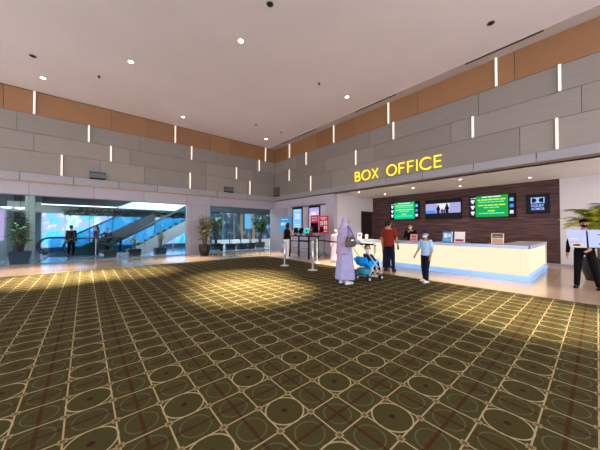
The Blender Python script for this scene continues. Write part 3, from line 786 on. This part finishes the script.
    if cap:
        mb = MB(); q = lambda *r: tuple(x * S * hk for x in r)
        mb.ell(hp(0, -.012, .070), q(.088, .105, .062), T=Th); mb.cap(hp(-.04, .085, .055), hp(.04, .085, .055), .012 * S * hk); mb.ell(hp(0, .125, .055), q(.066, .065, .008), T=Th)
        remesh(mb, 'cap', cap, t, vox * .8)
    return t, P, S
shirt_red = fmat('brick_red_cloth', (.20, .024, .013)); jeans = fmat('dark_denim', (.009, .012, .030)); black = fmat('black_cloth', (.0045, .0045, .006)); ltblue = fmat('light_blue_cloth', (.36, .55, .80))
lilac = noisy('lavender_cloth', (.29, .28, .52), (.34, .33, .58), scale=5., rough=.9); lilac2 = noisy('pale_lavender_cloth', (.30, .23, .42), (.42, .34, .56), scale=6., rough=.9)
whitec = fmat('white_cloth', (.72, .72, .78)); pinkc = fmat('pale_pink_cloth', (.72, .58, .64)); maskb = fmat('pale_blue_mask', (.48, .62, .80)); maskw = fmat('white_mask', (.75, .75, .78)); sneak = fmat('white_sneaker', (.72, .72, .76)); bshoe = fmat('black_shoe', (.012, .012, .012), .4)
navy = fmat('navy_cloth', (.02, .03, .07)); purple = fmat('purple_cloth', (.10, .04, .12))

# woman with the stroller
WX, WY = 5.13, 4.24
wt, _, _ = person('person in a lavender headscarf and long robe pushing the blue stroller', (WX, WY, .012), -6, 1.72,
    J=dict(elR=(.26, .10, 1.14), wrR=(.19, .33, 1.07), elL=(-.26, .10, 1.14), wrL=(-.17, .33, 1.07)), lean=3, head_yaw=-22, head_pitch=-8,
    dress=lilac, hijab=lilac2, shoes=sneak, curl=.9)
bg = thing('shoulder_bag', 'grey brown shoulder bag hanging at the side of the lavender robe', 'bag', (WX - .10, WY + .02, .0), math.radians(-96))
mb = MB(); mb.loft([((.315, .0, .98), .045, .15), ((.315, .0, 1.02), .062, .185), ((.315, .0, 1.16), .056, .165), ((.31, .0, 1.23), .022, .14)], 20)
bagm = fmat('taupe_leather', (.10, .075, .07), .45)
remesh(mb, 'body', bagm, bg, .01)
MB().tube([(.33, -.12, 1.20), (.30, -.06, 1.36), (.235, -.02, 1.485), (.27, .04, 1.42), (.33, .12, 1.20)], .011).build('strap', bagm, bg, True)
MB().box(.372, .380, -.04, .04, 1.13, 1.16).build('clasp', M['steel'], bg)

# stroller, pushed towards the counter
STX, STY = 6.02, 4.13
st = thing('stroller', 'bright blue folding stroller pushed by the person in lavender', 'stroller', (STX, STY, .012), math.radians(-6 - 90))
sblue = fmat('bright_blue_canvas', (.008, .30, .82)); frame = fmat('light_frame_metal', (.50, .60, .72), .3)
mb = MB()
for s in (-1, 1):
    mb.tube([(s * .20, -.60, 1.05), (s * .20, -.50, 1.0), (s * .21, .03, .45), (s * .21, .25, .10)], .013)       # handle to front wheel
    mb.tube([(s * .20, .20, .60), (s * .21, -.05, .42), (s * .22, -.25, .10)], .012)                              # arm to rear wheel
    mb.tube([(s * .21, .03, .45), (s * .21, .18, .36)], .011)
mb.tube([(-.21, -.05, .42), (.21, -.05, .42)], .010).tube([(-.22, -.23, .13), (.22, -.23, .13)], .010).tube([(-.21, .23, .13), (.21, .23, .13)], .010)
mb.build('frame', frame, st, True)
for s in (-1, 1): MB().tube([(s * .20, -.49, 1.0), (s * .20, -.58, 1.045), (s * .185, -.63, 1.05)], .021).build('handle', M['black'], st, True)
mb = MB(); T = Matrix.Translation((0, -.16, .40)) @ Matrix.Rotation(math.radians(32), 4, 'X')
mb.box(-.19, .19, -.025, .025, 0, .30, T=T, bev=.02); mb.box(-.19, .19, -.16, .20, .36, .40, bev=.015); mb.box(-.18, -.165, -.18, .16, .38, .56); mb.box(.165, .18, -.18, .16, .38, .56)
remesh(mb, 'seat', sblue, st, .012)
mb = MB(); T = Matrix.Translation((0, -.22, .40)) @ Matrix.Rotation(math.radians(36), 4, 'X')
mb.ell((0, -.31, .54), (.21, .09, .12)); mb.box(-.21, .21, -.02, .02, 0, .26, T=T, bev=.015)
remesh(mb, 'folded_hood', sblue, st, .012)
remesh(MB().loft([((0, -.14, .16), .17, .15), ((0, -.16, .22), .19, .19), ((0, -.18, .32), .20, .20), ((0, -.18, .335), .19, .19)], 20), 'basket', fmat('teal_canvas', (.04, .28, .42)), st, .012)
for s in (-1, 1):
    for yy, nm in ((.25, 'wheel'), (-.25, 'wheel')):
        w = MB()
        for o in (-.028, .028):
            w.cyl((s * .21 + o - .012, yy, .075), (s * .21 + o + .012, yy, .075), .075, .075, 20)
        w = w.build(nm, M['rubber'], st); MB().cyl((s * .21 - .045, yy, .075), (s * .21 + .045, yy, .075), .034, .034, 12).build('hub', frame, w)

# child seated in the stroller, looking back
def child_seated():
    t = thing('person', 'person with a white mask and dark top, small child seated in the blue stroller', 'person', (STX + .12, STY - .012, .012), math.radians(-96))
    mb = MB(); mb.loft([((0, -.06, .42), .12, .09), ((0, -.10, .52), .115, .085), ((0, -.15, .64), .12, .08), ((0, -.17, .70), .085, .06), ((0, -.175, .735), .04, .035)])
    mb.cap((0, -.175, .72), (0, -.172, .78), .036)
    hc = Vector((0.0, -.165, .865)); Th = Matrix.Rotation(math.radians(-125), 3, 'Z')
    H_ = lambda x, y, z: hc + Th @ Vector((x, y, z))
    mb.ell(H_(0, 0, .01), (.078, .092, .098), T=Th); mb.ell(H_(0, .03, -.045), (.056, .058, .055), T=Th); mb.cap(H_(0, .083, .0), H_(0, .094, -.02), .008, .011)
    for s in (-1, 1):
        mb.ell(H_(s * .077, 0, -.005), (.012, .02, .028), T=Th)
        mb.cap((s * .06, -.06, .44), (s * .08, .14, .46), .055, .045); mb.cap((s * .08, .14, .46), (s * .08, .24, .24), .042, .03); mb.cap((s * .08, .22, .21), (s * .08, .32, .21), .028, .024)
        mb.cap((s * .115, -.155, .68), (s * .16, -.06, .56), .035, .03); mb.cap((s * .16, -.06, .56), (s * .10, .08, .53), .03, .022); mb.cap((s * .10, .08, .53), (s * .08, .12, .525), .022, .02)
    fg = MB()
    for s in (-1, 1):
        for i in range(4): fg.tube([(s * (.07 + i * .012), .12, .53), (s * (.068 + i * .012), .155, .525), (s * (.066 + i * .011), .165, .505)], [.007, .007, .005], 6)
        fg.tube([(s * .062, .10, .54), (s * .05, .125, .54), (s * .048, .14, .53)], [.008, .007, .005], 6)
    remesh(mb, 'body', M['skin'], t, .01, fg)
    for s in (-1, 1): MB().ell(H_(s * .031, .083, .008), (.012, .012, .008), 8, 6).build('eye', M['black'], t, True)
    remesh(MB().ell(H_(0, -.018, .040), (.086, .090, .080), T=Th).ell(H_(0, -.05, .0), (.074, .05, .075), T=Th), 'hair', M['hair'], t, .01)
    remesh(MB().ell(H_(0, .045, -.042), (.058, .060, .045), T=Th), 'face_mask', maskw, t, .009)
    mb = MB(); mb.loft([((0, -.06, .43), .132, .10), ((0, -.10, .52), .128, .097), ((0, -.15, .64), .132, .092), ((0, -.17, .71), .085, .065)])
    for s in (-1, 1): mb.cap((s * .115, -.155, .68), (s * .16, -.06, .56), .045, .04); mb.cap((s * .16, -.06, .56), (s * .11, .06, .53), .04, .032)
    remesh(mb, 'shirt', navy, t, .011)
    mb = MB()
    for s in (-1, 1): mb.cap((s * .06, -.06, .44), (s * .08, .14, .46), .063, .053); mb.cap((s * .08, .14, .46), (s * .08, .23, .27), .05, .04)
    remesh(mb, 'trousers', black, t, .012)
child_seated()

# at the counter
person('person in a brick red shirt and dark jeans standing at the counter, seen from behind', (7.85, 4.58, 0), 8, 1.72, J=dict(ankR=(.14, .02, .08), kneR=(.125, .03, .49), elR=(.26, .02, 1.14), wrR=(.26, .12, .90)),
       top=shirt_red, top_len=.84, bottom=jeans, shoes=bshoe, hair='short', head_yaw=10, belly=1.1)
ph = thing('phone_pouch', 'small black pouch held in the right hand of the person in red', 'pouch', (7.85, 4.58, 0), math.radians(-82))
MB().box(.235, .275, .10, .19, .73, .86, bev=.012).build('body', M['black'], ph); MB().tube([(.255, .12, .86), (.255, .13, .90), (.255, .16, .90), (.255, .17, .86)], .005).build('strap', M['dark'], ph)
person('person with short black hair mostly hidden behind the one in red', (8.55, 5.08, 0), 0, 1.70, top=navy, bottom=jeans, shoes=bshoe, hair='short')
person('person in black with a white mask behind the counter, hand raised to the chin', (10.35, 5.02, 0), 188, 1.63, J=dict(elR=(.24, .14, 1.16), wrR=(.09, .17, 1.36), elL=(-.25, .10, 1.13), wrL=(-.12, .26, 1.05)),
       top=black, sleeve='long', bottom=black, shoes=bshoe, mask=maskw, hair='short', lean=8)
person('person in a light blue shirt, dark cap and white sneakers on the carpet edge', (6.98, 2.99, .012), 165, 1.33, J=dict(ankL=(-.13, .12, .08), kneL=(-.11, .10, .49), ankR=(.11, -.06, .08), elR=(.25, .05, 1.14), wrR=(.27, .18, .95), elL=(-.24, -.02, 1.14), wrL=(-.25, .08, .92)),
       top=ltblue, bottom=jeans, shoes=sneak, mask=maskb, cap=navy, hair='short', child=True, head_yaw=6, vox=.011)
person('person in pale pink standing half hidden behind the lavender robe', (8.15, 7.24, 0), 200, 1.38, dress=pinkc, hijab=fmat('pale_pink_scarf', (.72, .60, .66)), shoes=sneak)
tw, _, _ = person('person in a black sleeveless top and white trousers leaning at the black table', (7.52, 9.86, 0), 0, 1.74, lean=9,
    J=dict(elR=(.22, .20, 1.12), wrR=(.16, .38, 1.18), elL=(-.235, .02, 1.10), wrL=(-.27, .10, .86)), top=black, sleeve='none', bottom=whitec, shoes=sneak, hair='long', head_pitch=-15)
hb = thing('handbag', 'pale handbag with yellow tag held by the woman in black', 'bag', (7.52, 9.86, 0), math.radians(-85))
MB().prism([(-.38, .50), (-.12, .50), (-.15, .68), (-.35, .68)], .06, .17).build('body', pinkc, hb)
MB().tube([(-.31, .115, .68), (-.30, .115, .745), (-.25, .115, .76), (-.19, .115, .68)], .008).build('handle', M['cream'], hb); MB().box(-.30, -.22, .045, .06, .60, .68).build('tag', fmat('yellow_tag', (.7, .6, .12)), hb)

# usher with display boards at right
BXx, BY = 9.25, .21
person('person in black with cap and mask holding pale blue boards beside the palm', (BXx, BY, 0), 176, 1.66, J=dict(ankR=(.13, .10, .08), kneR=(.115, .08, .49), ankL=(-.24, .04, .08), kneL=(-.17, .05, .49), elR=(.27, .02, 1.14), wrR=(.29, .06, .89), elL=(-.25, .10, 1.12), wrL=(-.14, .24, 1.01)),
       top=black, sleeve='long', bottom=black, shoes=bshoe, mask=fmat('black_mask', (.012, .012, .014)), cap=black, hair='short', head_yaw=20)
paleb = mat('pale_blue_board', (.45, .58, .90), .4)
def board(label, loc, rz, poly, marks):
    t = thing('display_board', label, 'board', loc, rz, None)
    MB().prism(poly, -.006, .006).build('board', paleb, t)
    mb = MB(); ms = []
    for x0, x1, z0, z1, q in marks:
        if q not in ms: ms.append(q)
        mb.box(x0, x1, -.0085, -.0055, z0, z1, ms.index(q))
    mb.build('print', [M[q] for q in ms], t)
board('pale blue slanted board held in front of the usher', (8.93, .38, .98), RX, [(-.05, 0), (.22, 0), (.205, .42), (-.125, .42)],
      [(-.02, .18, .02, .10, 'cream'), (-.05, .0, .11, .14, 'redpale'), (0, .14, .11, .14, 'redpale'), (0, .05, .04, .08, 'paper'), (.02, .12, .04, .08, 'tan'), (-.08, .1, .20, .215, 'paper')])
board('pale blue rectangular board at the right edge of the picture', (8.95, -.16, .98), RX, [(-.29, .01), (.36, .03), (.36, .44), (-.31, .42)],
      [(-.16, -.04, .30, .32, 'bluedk'), (-.12, .02, .25, .27, 'bluedk'), (-.14, -.02, .08, .12, 'bluedk'), (-.10, .02, .04, .06, 'grey'), (.16, .30, .30, .34, 'bluedk'), (.15, .3, .08, .2, 'grey')])

# ------------------------------------------------------------------ plants
def leaf(mb, base, d, L, w, droop, mi=0, n=4):
    """a folded blade with a midrib, bending down along its length"""
    d = Vector(d).normalized(); side = d.cross(Vector((0, 0, 1)))
    side = side.normalized() if side.length > .01 else Vector((1, 0, 0))
    p = Vector(base); prev = None; mb.mi = mi
    for k in range(n + 1):
        f = k / n; ww = w * math.sin(PI * min(.97, .12 + .85 * f)) * .5
        up = side.cross(d).normalized() * ww * .35
        q = [mb.bm.verts.new(p - side * ww + up), mb.bm.verts.new(p), mb.bm.verts.new(p + side * ww + up)]
        if prev: mb._f([prev[0], prev[1], q[1], q[0]]); mb._f([prev[1], prev[2], q[2], q[1]])
        prev = q; p = p + d * (L / n); d = (d + Vector((0, 0, -droop / n))).normalized()
def pot(parent, r0, r1, h, m, square=False):
    mb = MB()
    if square:
        mb.loft([((0, 0, 0), r0 * 1.41, r0 * 1.41), ((0, 0, h), r1 * 1.41, r1 * 1.41), ((0, 0, h), r1 * 1.2, r1 * 1.2), ((0, 0, h - .06), r1 * 1.15, r1 * 1.15)], 4)
        for v in mb.bm.verts: v.co = Matrix.Rotation(PI / 4, 4, 'Z') @ v.co
    else: mb.loft([((0, 0, 0), r0, r0), ((0, 0, h * .5), (r0 + r1) / 2 * 1.04, (r0 + r1) / 2 * 1.04), ((0, 0, h * .94), r1, r1), ((0, 0, h), r1 * 1.03, r1 * 1.03), ((0, 0, h), r1 * .88, r1 * .88), ((0, 0, h - .06), r1 * .86, r1 * .86)], 24)
    p = mb.build('pot', m, parent, not square)
    MB().cyl((0, 0, h - .075), (0, 0, h - .05), r1 * .87, r1 * .87, 16).build('soil', M['soil'], p)
def shrub(name, label, loc, seed, hpot, r0, r1, pm, square, top, spread, mats, nst, nl, L, w, droop=.7, group=None, cat='plant', z0=0.3):
    random.seed(seed); t = thing(name, label, cat, loc, 0, group)
    pot(t, r0, r1, hpot, pm, square)
    stm, lf = MB(), MB()
    for i in range(nst):
        a = random.uniform(0, 2 * PI); rr = random.uniform(.2, 1.) * spread
        tip = Vector((math.cos(a) * rr, math.sin(a) * rr, hpot + (top - hpot) * random.uniform(.55, 1.)))
        b = Vector((math.cos(a) * .06, math.sin(a) * .06, hpot - .07)); mid = b.lerp(tip, .5) + Vector((0, 0, .08 * top))
        pts = [b, b.lerp(mid, .5), mid, tip]; stm.tube(pts, [.014, .012, .009, .004], 6)
        for k in range(nl):
            f = random.uniform(z0, 1.); s = f * 3; i0 = min(2, int(s)); p = pts[i0].lerp(pts[i0 + 1], s - i0)
            a2 = random.uniform(0, 2 * PI); leaf(lf, p, (math.cos(a2), math.sin(a2), random.uniform(-.1, .8)), L * random.uniform(.6, 1.2), w * random.uniform(.7, 1.2), droop, random.randrange(len(mats)))
    stm.build('stem', M['stem'], t); lf.build('foliage', mats, t)
    return t
def palm(name, label, loc, seed, hpot, r0, r1, pm, square, trunk_h, nf, FL, mats, lw=.035, nl=13, group=None, arch=1.1, up=.9):
    random.seed(seed); t = thing(name, label, 'plant', loc, 0, group)
    pot(t, r0, r1, hpot, pm, square)
    stm, lf = MB(), MB()
    stm.tube([(0, 0, hpot - .07), (.01, .01, hpot + trunk_h * .5), (0, 0, hpot + trunk_h)], [.04, .032, .026], 8)
    for i in range(nf):
        a = 2 * PI * i / nf + random.uniform(-.3, .3); d = Vector((math.cos(a), math.sin(a), random.uniform(.5, 1.6) * up)).normalized(); p = Vector((0, 0, hpot + trunk_h * random.uniform(.5, 1.)))
        pts = [p.copy()]; n = 8; L = FL * random.uniform(.8, 1.15); ds = []
        for k in range(n):
            ds.append(d.copy()); p = p + d * (L / n); pts.append(p.copy()); d = (d + Vector((0, 0, -arch / n * (.5 + k / n)))).normalized()
        stm.tube(pts, [.010 * (1 - .8 * k / n) for k in range(n + 1)], 5)
        mi = random.randrange(len(mats))
        for k in range(nl):
            f = .18 + .8 * k / nl; i0 = min(n - 1, int(f * n)); q = pts[i0].lerp(pts[i0 + 1], f * n - i0); dd = ds[i0]; sd = dd.cross(Vector((0, 0, 1))).normalized()
            for s in (-1, 1): leaf(lf, q, dd * .75 + sd * s + Vector((0, 0, .15)), FL * .34 * (1.1 - abs(f - .45)), lw, .6, mi, 3)
    stm.build('stem', M['stem'], t); lf.build('foliage', mats, t)
    return t
blackpot = mat('glossy_black_pot', (.012, .011, .012), .25); bluepot = mat('dark_slate_pot', (.03, .045, .07), .3)
shrub('potted_plant', 'leafy plant in a glossy black pot before the pale pier between the windows', (4.93, 13.72, 0), 3, .58, .22, .31, blackpot, False, 2.2, .50, [M['leafp'], M['leafm'], M['leafr'], M['leafp']], 18, 18, .32, .085)
palm('potted_palm', 'arching yellow green palm behind the usher with boards', (10.8, -.03, 0), 11, .62, .26, .42, blackpot, False, 1.05, 44, .92, [M['leafy'], M['leafm'], M['leafy'], M['leafy']], .032, 18, None, 2.0, 2.0)

# ------------------------------------------------------------------ the mall behind the glass
struct('mall_floor', MB().box(-9, 16, D1 + .31, 25, -.1, -.002), M['mallfloor'])
struct('floor_threshold', MB().box(-9, 9.7, D1 + .05, D1 + .31, -.1, -.003), M['mallfloor'])
struct('mall_ceiling', MB().box(-9, 16, D1 + .31, 25, 3.75, 3.9), M['mallwhite'])
struct('wall_mall_left', MB().box(-9.2, -9, D1 + .3, 25, 0, 3.8), M['mallwhite'])
struct('wall_mall_right', MB().box(16, 16.2, D1 + .3, 25, 0, 3.8), M['mallwhite'])
struct('wall_mall_back', MB().box(-9, 16, 24, 24.2, 0, 3.8).box(-9, -3.2, 22.3, 22.5, 0, 3.8), M['mallwhite'])
w = bpy.data.objects.new('window_3', None); COL.objects.link(w); w['kind'] = 'structure'
xs = [-2.0, -.95, .25, 1.5, 2.8, 4.1, 5.4, 6.7]
for a, b in zip(xs, xs[1:]): MB().box(a + .03, b - .03, 22.0, 22.03, .30, 2.40).build('pane', M['daylit'], w)
mb = MB()
for a in xs: mb.box(a - .03, a + .03, 21.97, 22.05, 0, 2.45)
mb.box(xs[0], xs[-1], 21.97, 22.05, .24, .30).box(xs[0], xs[-1], 21.97, 22.05, 2.40, 2.46); mb.build('frame', M['steel'], w)
struct('wall_mall_band', MB().box(-3.2, 6.9, 20.6, 22.1, 2.42, 2.95), M['cream'])
struct('trim_3', MB().box(-1.6, 1.35, 17.6, 19.5, 2.66, 3.75, 0).box(-1.62, 1.37, 17.57, 17.75, 2.62, 2.66, 1), [M['malldark'], M['lamplit']])
struct('trim_4', MB().prism([(1.45, 2.70), (2.4, 3.15), (6.6, 3.15), (6.6, 2.62), (1.45, 2.62)], 18.05, 20.5), M['soffitwhite'])
def fill_panel(name, label, x0, x1, y0, y1, z):  # unseen ceiling panels with lamps, added to brighten the mall
    t = thing(name, label, 'ceiling light', ((x0 + x1) / 2, (y0 + y1) / 2, z), 0, None); hx, hy = (x1 - x0) / 2, (y1 - y0) / 2
    MB().box(-hx - .05, hx + .05, -hy - .05, hy + .05, -.02, 0).build('frame', M['mallwhite'], t); MB().box(-hx, hx, -hy, hy, -.03, -.02).build('diffuser', M['lamplit'], t)
    l = bpy.data.lights.new('lamp', 'AREA'); l.shape = 'RECTANGLE'; l.size = x1 - x0; l.size_y = y1 - y0; l.energy = 95; l.color = (.72, .90, 1.)
    o = bpy.data.objects.new('lamp', l); COL.objects.link(o); o.parent = t; o.location = (0, 0, -.04)
fill_panel('mall_ceiling_light', 'long bright ceiling panel behind the glass, left end of the mall', -6., -2.6, 16., 17., 3.75)
fill_panel('mall_ceiling_light', 'long bright ceiling panel behind the glass, above the rising escalator', 1.8, 5.4, 15.6, 17.2, 3.75)
fill_panel('mall_ceiling_light', 'bright ceiling panel seen through the second window', 7.2, 10.2, 15.8, 17.0, 3.75)

def escalator(label, x0, y0, y1, rise, glass, side):
    t = thing('escalator', label, 'escalator', (x0, (y0 + y1) / 2, 0), 0, None); hw = (y1 - y0) / 2; k = math.tan(math.radians(30)); X1 = .8 + rise / k
    MB().prism([(0, 0), (1.9, 0), (X1, (X1 - 1.9) * k), (X1, rise + .12), (.8, .12), (0, .02)], -hw, -hw + .10).prism([(0, 0), (1.9, 0), (X1, (X1 - 1.9) * k), (X1, rise + .12), (.8, .12), (0, .02)], hw - .10, hw).build('side_cladding', side, t)
    mb = MB(); n = int(rise / .2)
    mb.box(0, .8, -hw + .1, hw - .1, 0, .02)
    for i in range(n): mb.box(.8 + i * .2 / k, .8 + (i + 1) * .2 / k + .02, -hw + .1, hw - .1, max(.0, i * .2 - .25), (i + 1) * .2 - .02)
    mb.build('steps', M['dark'], t)
    for s in (-1, 1):
        yy = s * (hw - .05)
        MB().prism([(.05, .10), (.8, .14), (X1, rise + .14), (X1, rise + .95), (.8, .95), (.15, .95), (.0, .80)], yy - .006, yy + .006).build('balustrade', glass, t)
        arcn = [(.25 + .42 * math.cos(a), .53 + .42 * math.sin(a)) for a in [math.radians(q) for q in range(260, 89, -17)]]
        MB().tube([(x - .22, yy, z) for x, z in arcn] + [(.8, yy, .96), (X1, yy, rise + .96)], .04, 8).build('handrail', M['rubber'], t, True)
    return t
escalator('escalator rising right behind the glass, its base near the middle planter', .9, 16.9, 17.9, 2.7, M['glassteal'], M['truss'])
escalator('dark escalator further back, rising from the left planters', -1.45, 18.4, 19.4, 2.35, M['glassteal'], M['malldark'])
gr = thing('guard_rail', 'glass guard rail with a curved black end behind the glass', 'railing', (-.45, 17.0, 0))
MB().box(0, .92, -.006, .006, .05, .92).build('glass_panel', M['glassteal'], gr)
MB().tube([(.1 + .45 * math.cos(math.radians(q)), 0, .50 + .45 * math.sin(math.radians(q))) for q in range(262, 89, -17)] + [(.92, 0, .95)], .04, 8).build('handrail', M['rubber'], gr, True)
MB().box(0, .92, -.05, .05, 0, .06).build('base', M['malldark'], gr)
MB().cyl((.90, 0, 0), (.90, 0, .95), .025).build('post', M['steel'], gr)
def mall_person(label, x, y, h, hd, **k): person(label, (x, y, 0), hd, h, vox=.02, shoes=bshoe, group=None, **k)
mall_person('person in black standing at the curved rail behind the glass', -.52, 17.5, 1.62, 60, top=black, bottom=black, hair='short', sleeve='long')
mall_person('person in purple standing before the dark escalator in the mall', .50, 18.12, 1.62, 200, top=purple, bottom=black, hair='long', sleeve='long')
mall_person('person in navy standing right of the purple one in the mall', 1.02, 18.15, 1.48, 240, top=navy, bottom=navy, hair='short', sleeve='long', J=dict(elR=(.30, .2, 1.25), wrR=(.25, .4, 1.35)))
mall_person('person in black bending forward behind the glass, right of the mall group', 1.80, 20.4, 1.5, 0, top=black, bottom=black, hair='short', sleeve='long', lean=25)

# greenery in the mall
random.seed(5); t = thing('planter_trough', 'long green planter trough high across the mall behind the glass', 'planter', (2.0, 20.28, 2.30))
MB().box(-2.9, 4.0, -.16, .16, 0, .14).build('trough', M['cream'], t)
mb = MB()
for i in range(520):
    x = random.uniform(-2.9, 4.0); leaf(mb, (x, random.uniform(-.18, .05), .12), (random.uniform(-1, 1), random.uniform(-1, .1), random.uniform(-.3, .8 if i % 9 else 2.2)), random.uniform(.24, .46 if i % 9 else .75), .08, 1.0, random.randrange(2), 3)
mb.build('foliage', [M['leafd'], M['leafm']], t)
struct('trim_5', MB().box(-.95, 6.05, 20.08, 20.62, 2.24, 2.30), M['mallwhite'])
shrub('potted_plant', 'plant in a square slate pot at the left end of the glass storefront', (-2.0, 15.35, 0), 21, .50, .25, .30, bluepot, True, 1.75, .35, [M['leafm'], M['leafp'], M['leafd']], 12, 12, .30, .08)
shrub('column_plant', 'tall dark green column of foliage behind the leftmost potted plant', (-2.15, 16.4, 0), 22, .45, .25, .30, bluepot, True, 2.25, .36, [M['leafd']], 26, 30, .24, .06, group=None)
palm('potted_palm', 'small spiky palm in a black pot below the rising handrail, left of three', (1.0, 16.1, 0), 31, .34, .24, .28, blackpot, True, .25, 12, .55, [M['leafd']], .03, 9)
palm('potted_palm', 'small spiky palm in a black pot below the rising handrail, middle of three', (2.05, 16.05, 0), 32, .34, .24, .28, blackpot, True, .35, 12, .6, [M['leafd'], M['leafp']], .03, 9)
shrub('potted_plant', 'pale yellow stemmed plant in a black pot beside the right end of the first window', (3.3, 16.25, 0), 33, .34, .26, .30, blackpot, True, 1.75, .22, [M['leafp'], M['leafm']], 10, 7, .22, .05, z0=.5)
# column posts and lamps at the far left
cl = tag(MB().box(-2.12, -1.80, 17.2, 17.4, 0, 3.75).build('mall_column', M['tancream']), 'slim cream column behind the glass, right of the column plant', 'column')
for i, (x, l) in enumerate(((-2.75, 'leftmost of two hanging dish lamps in the mall'), (-2.32, 'right one of two hanging dish lamps in the mall'))):
    t = thing('pendant_lamp', l, 'lamp', (x, 17.6, 2.35)); MB().loft([((0, 0, 0), .06, .06), ((0, 0, .05), .17, .17), ((0, 0, .09), .19, .19)], 16).build('shade', M['lamplit'], t); MB().cyl((0, 0, .09), (0, 0, 1.40), .008).build('cord', M['dark'], t)
kd = thing('poster_lightbox', 'pink lit poster at the far left edge behind the glass', 'poster', (-3.1, 17.2, 0)); MB().box(-.6, .42, -.05, .05, 0, 2.35).build('casing', M['mallwhite'], kd); MB().box(-.55, .37, -.06, -.05, .9, 2.25).build('panel', M['spink'], kd)
sf = thing('armchair', 'dark armchair with tan cushion at the far left edge behind the glass', 'chair', (-3.25, 15.7, 0), 0)
MB().box(-.35, .35, -.35, .35, .12, .42, bev=.04).build('seat', M['browntrim'], sf); MB().box(-.35, .35, .22, .38, .42, .85, bev=.05).build('backrest', M['malldark'], sf); MB().box(-.30, .30, -.33, .2, .42, .52, bev=.04).build('cushion', M['tan'], sf)
for a in (-.3, .3):
    for b in (-.3, .3): MB().cyl((a, b, 0), (a, b, .13), .02).build('leg', M['dark'], sf)

# through the second window
w = bpy.data.objects.new('window_4', None); COL.objects.link(w); w['kind'] = 'structure'
xs = [6.95, 8.65, 9.62, 10.32, 11.49, 13.4]
for a, b in zip(xs, xs[1:]): MB().box(a + .04, b - .04, 20.0, 20.03, .1, 2.75).build('pane', M['dim'], w)
mb = MB(); [mb.box(a - .05, a + .05, 19.95, 20.08, 0, 2.8) for a in xs[:3]]; mb.build('frame', M['mallwhite'], w)
mb = MB(); [mb.box(a - .13, a + .13, 19.9, 20.1, 0, 2.8) for a in xs[3:5]]; mb.build('column', M['tan'], w)
struct('wall_mall_band.001', MB().box(6.95, 16, 19.7, 20.2, 2.78, 3.75), M['malldark'])
struct('wall_mall_low', MB().box(6.9, 13.4, 17.75, 17.95, 0, .62), M['soffitwhite'])
bn = tag(MB().box(10.36, 11.08, 19.4, 19.44, 1.45, 2.72).build('hanging_banner', M['slblue']), 'bright blue hanging banner seen through the second window', 'banner'); 
for nm, l, x, y, sd, top, sp, ms, n1, n2 in (('potted_tree', 'bushy green tree at the left edge of the second window', 6.95, 17.2, 41, 2.5, .55, ['leafm', 'leafd', 'leafp'], 18, 22),
    ('potted_tree', 'big dark green tree at the right end of the second window', 10.4, 17.0, 42, 2.55, .75, ['leafd', 'leafd', 'leafm'], 24, 26)):
    shrub(nm, l, (x, y, 0), sd, .42, .24, .28, blackpot, True, top, sp, [M[q] for q in ms], n1, n2, .30, .085, z0=.55)
for i, (x, l) in enumerate(((7.72, 'slim plant in a black pot, left of the row behind the second window'), (8.52, 'slim plant in a black pot, middle of the row behind the second window'), (9.28, 'slim plant in a black pot, right of the row behind the second window'))):
    shrub('potted_plant', l, (x, 16.5, 0), 50 + i, .40, .24, .28, blackpot, True, 1.35, .20, [M['leafp'], M['leafd']], 6, 6, .22, .05, z0=.5, group='row of slim potted plants behind the second window')
bc = thing('bench', 'low black bench at the left end behind the second window', 'bench', (6.35, 15.9, 0)); MB().box(-.55, .55, -.2, .2, .36, .44, bev=.01).build('seat', M['black'], bc)
for a in (-.45, .45): MB().box(a - .03, a + .03, -.18, .18, 0, .36).build('leg', M['black'], bc)

# ------------------------------------------------------------------ world, camera, output look
wd = bpy.data.worlds.new('World'); SC.world = wd; wd.use_nodes = True
bgd = wd.node_tree.nodes['Background']; bgd.inputs[0].default_value = (1., .96, .96, 1); bgd.inputs[1].default_value = 1.15
cam = bpy.data.cameras.new('Camera'); cam.sensor_width = 36.; cam.lens = 253 / 600 * 36; cam.clip_end = 200
co = bpy.data.objects.new('Camera', cam); COL.objects.link(co)
co.location = (0, 0, 1.42); co.rotation_euler = (math.radians(90 + .905), 0, math.radians(49.6 - 90))
SC.camera = co
SC.view_settings.view_transform = 'Standard'; SC.view_settings.look = 'None'; SC.view_settings.gamma = 1.; SC.view_settings.use_curve_mapping = False
SC.view_settings.exposure = EXPO
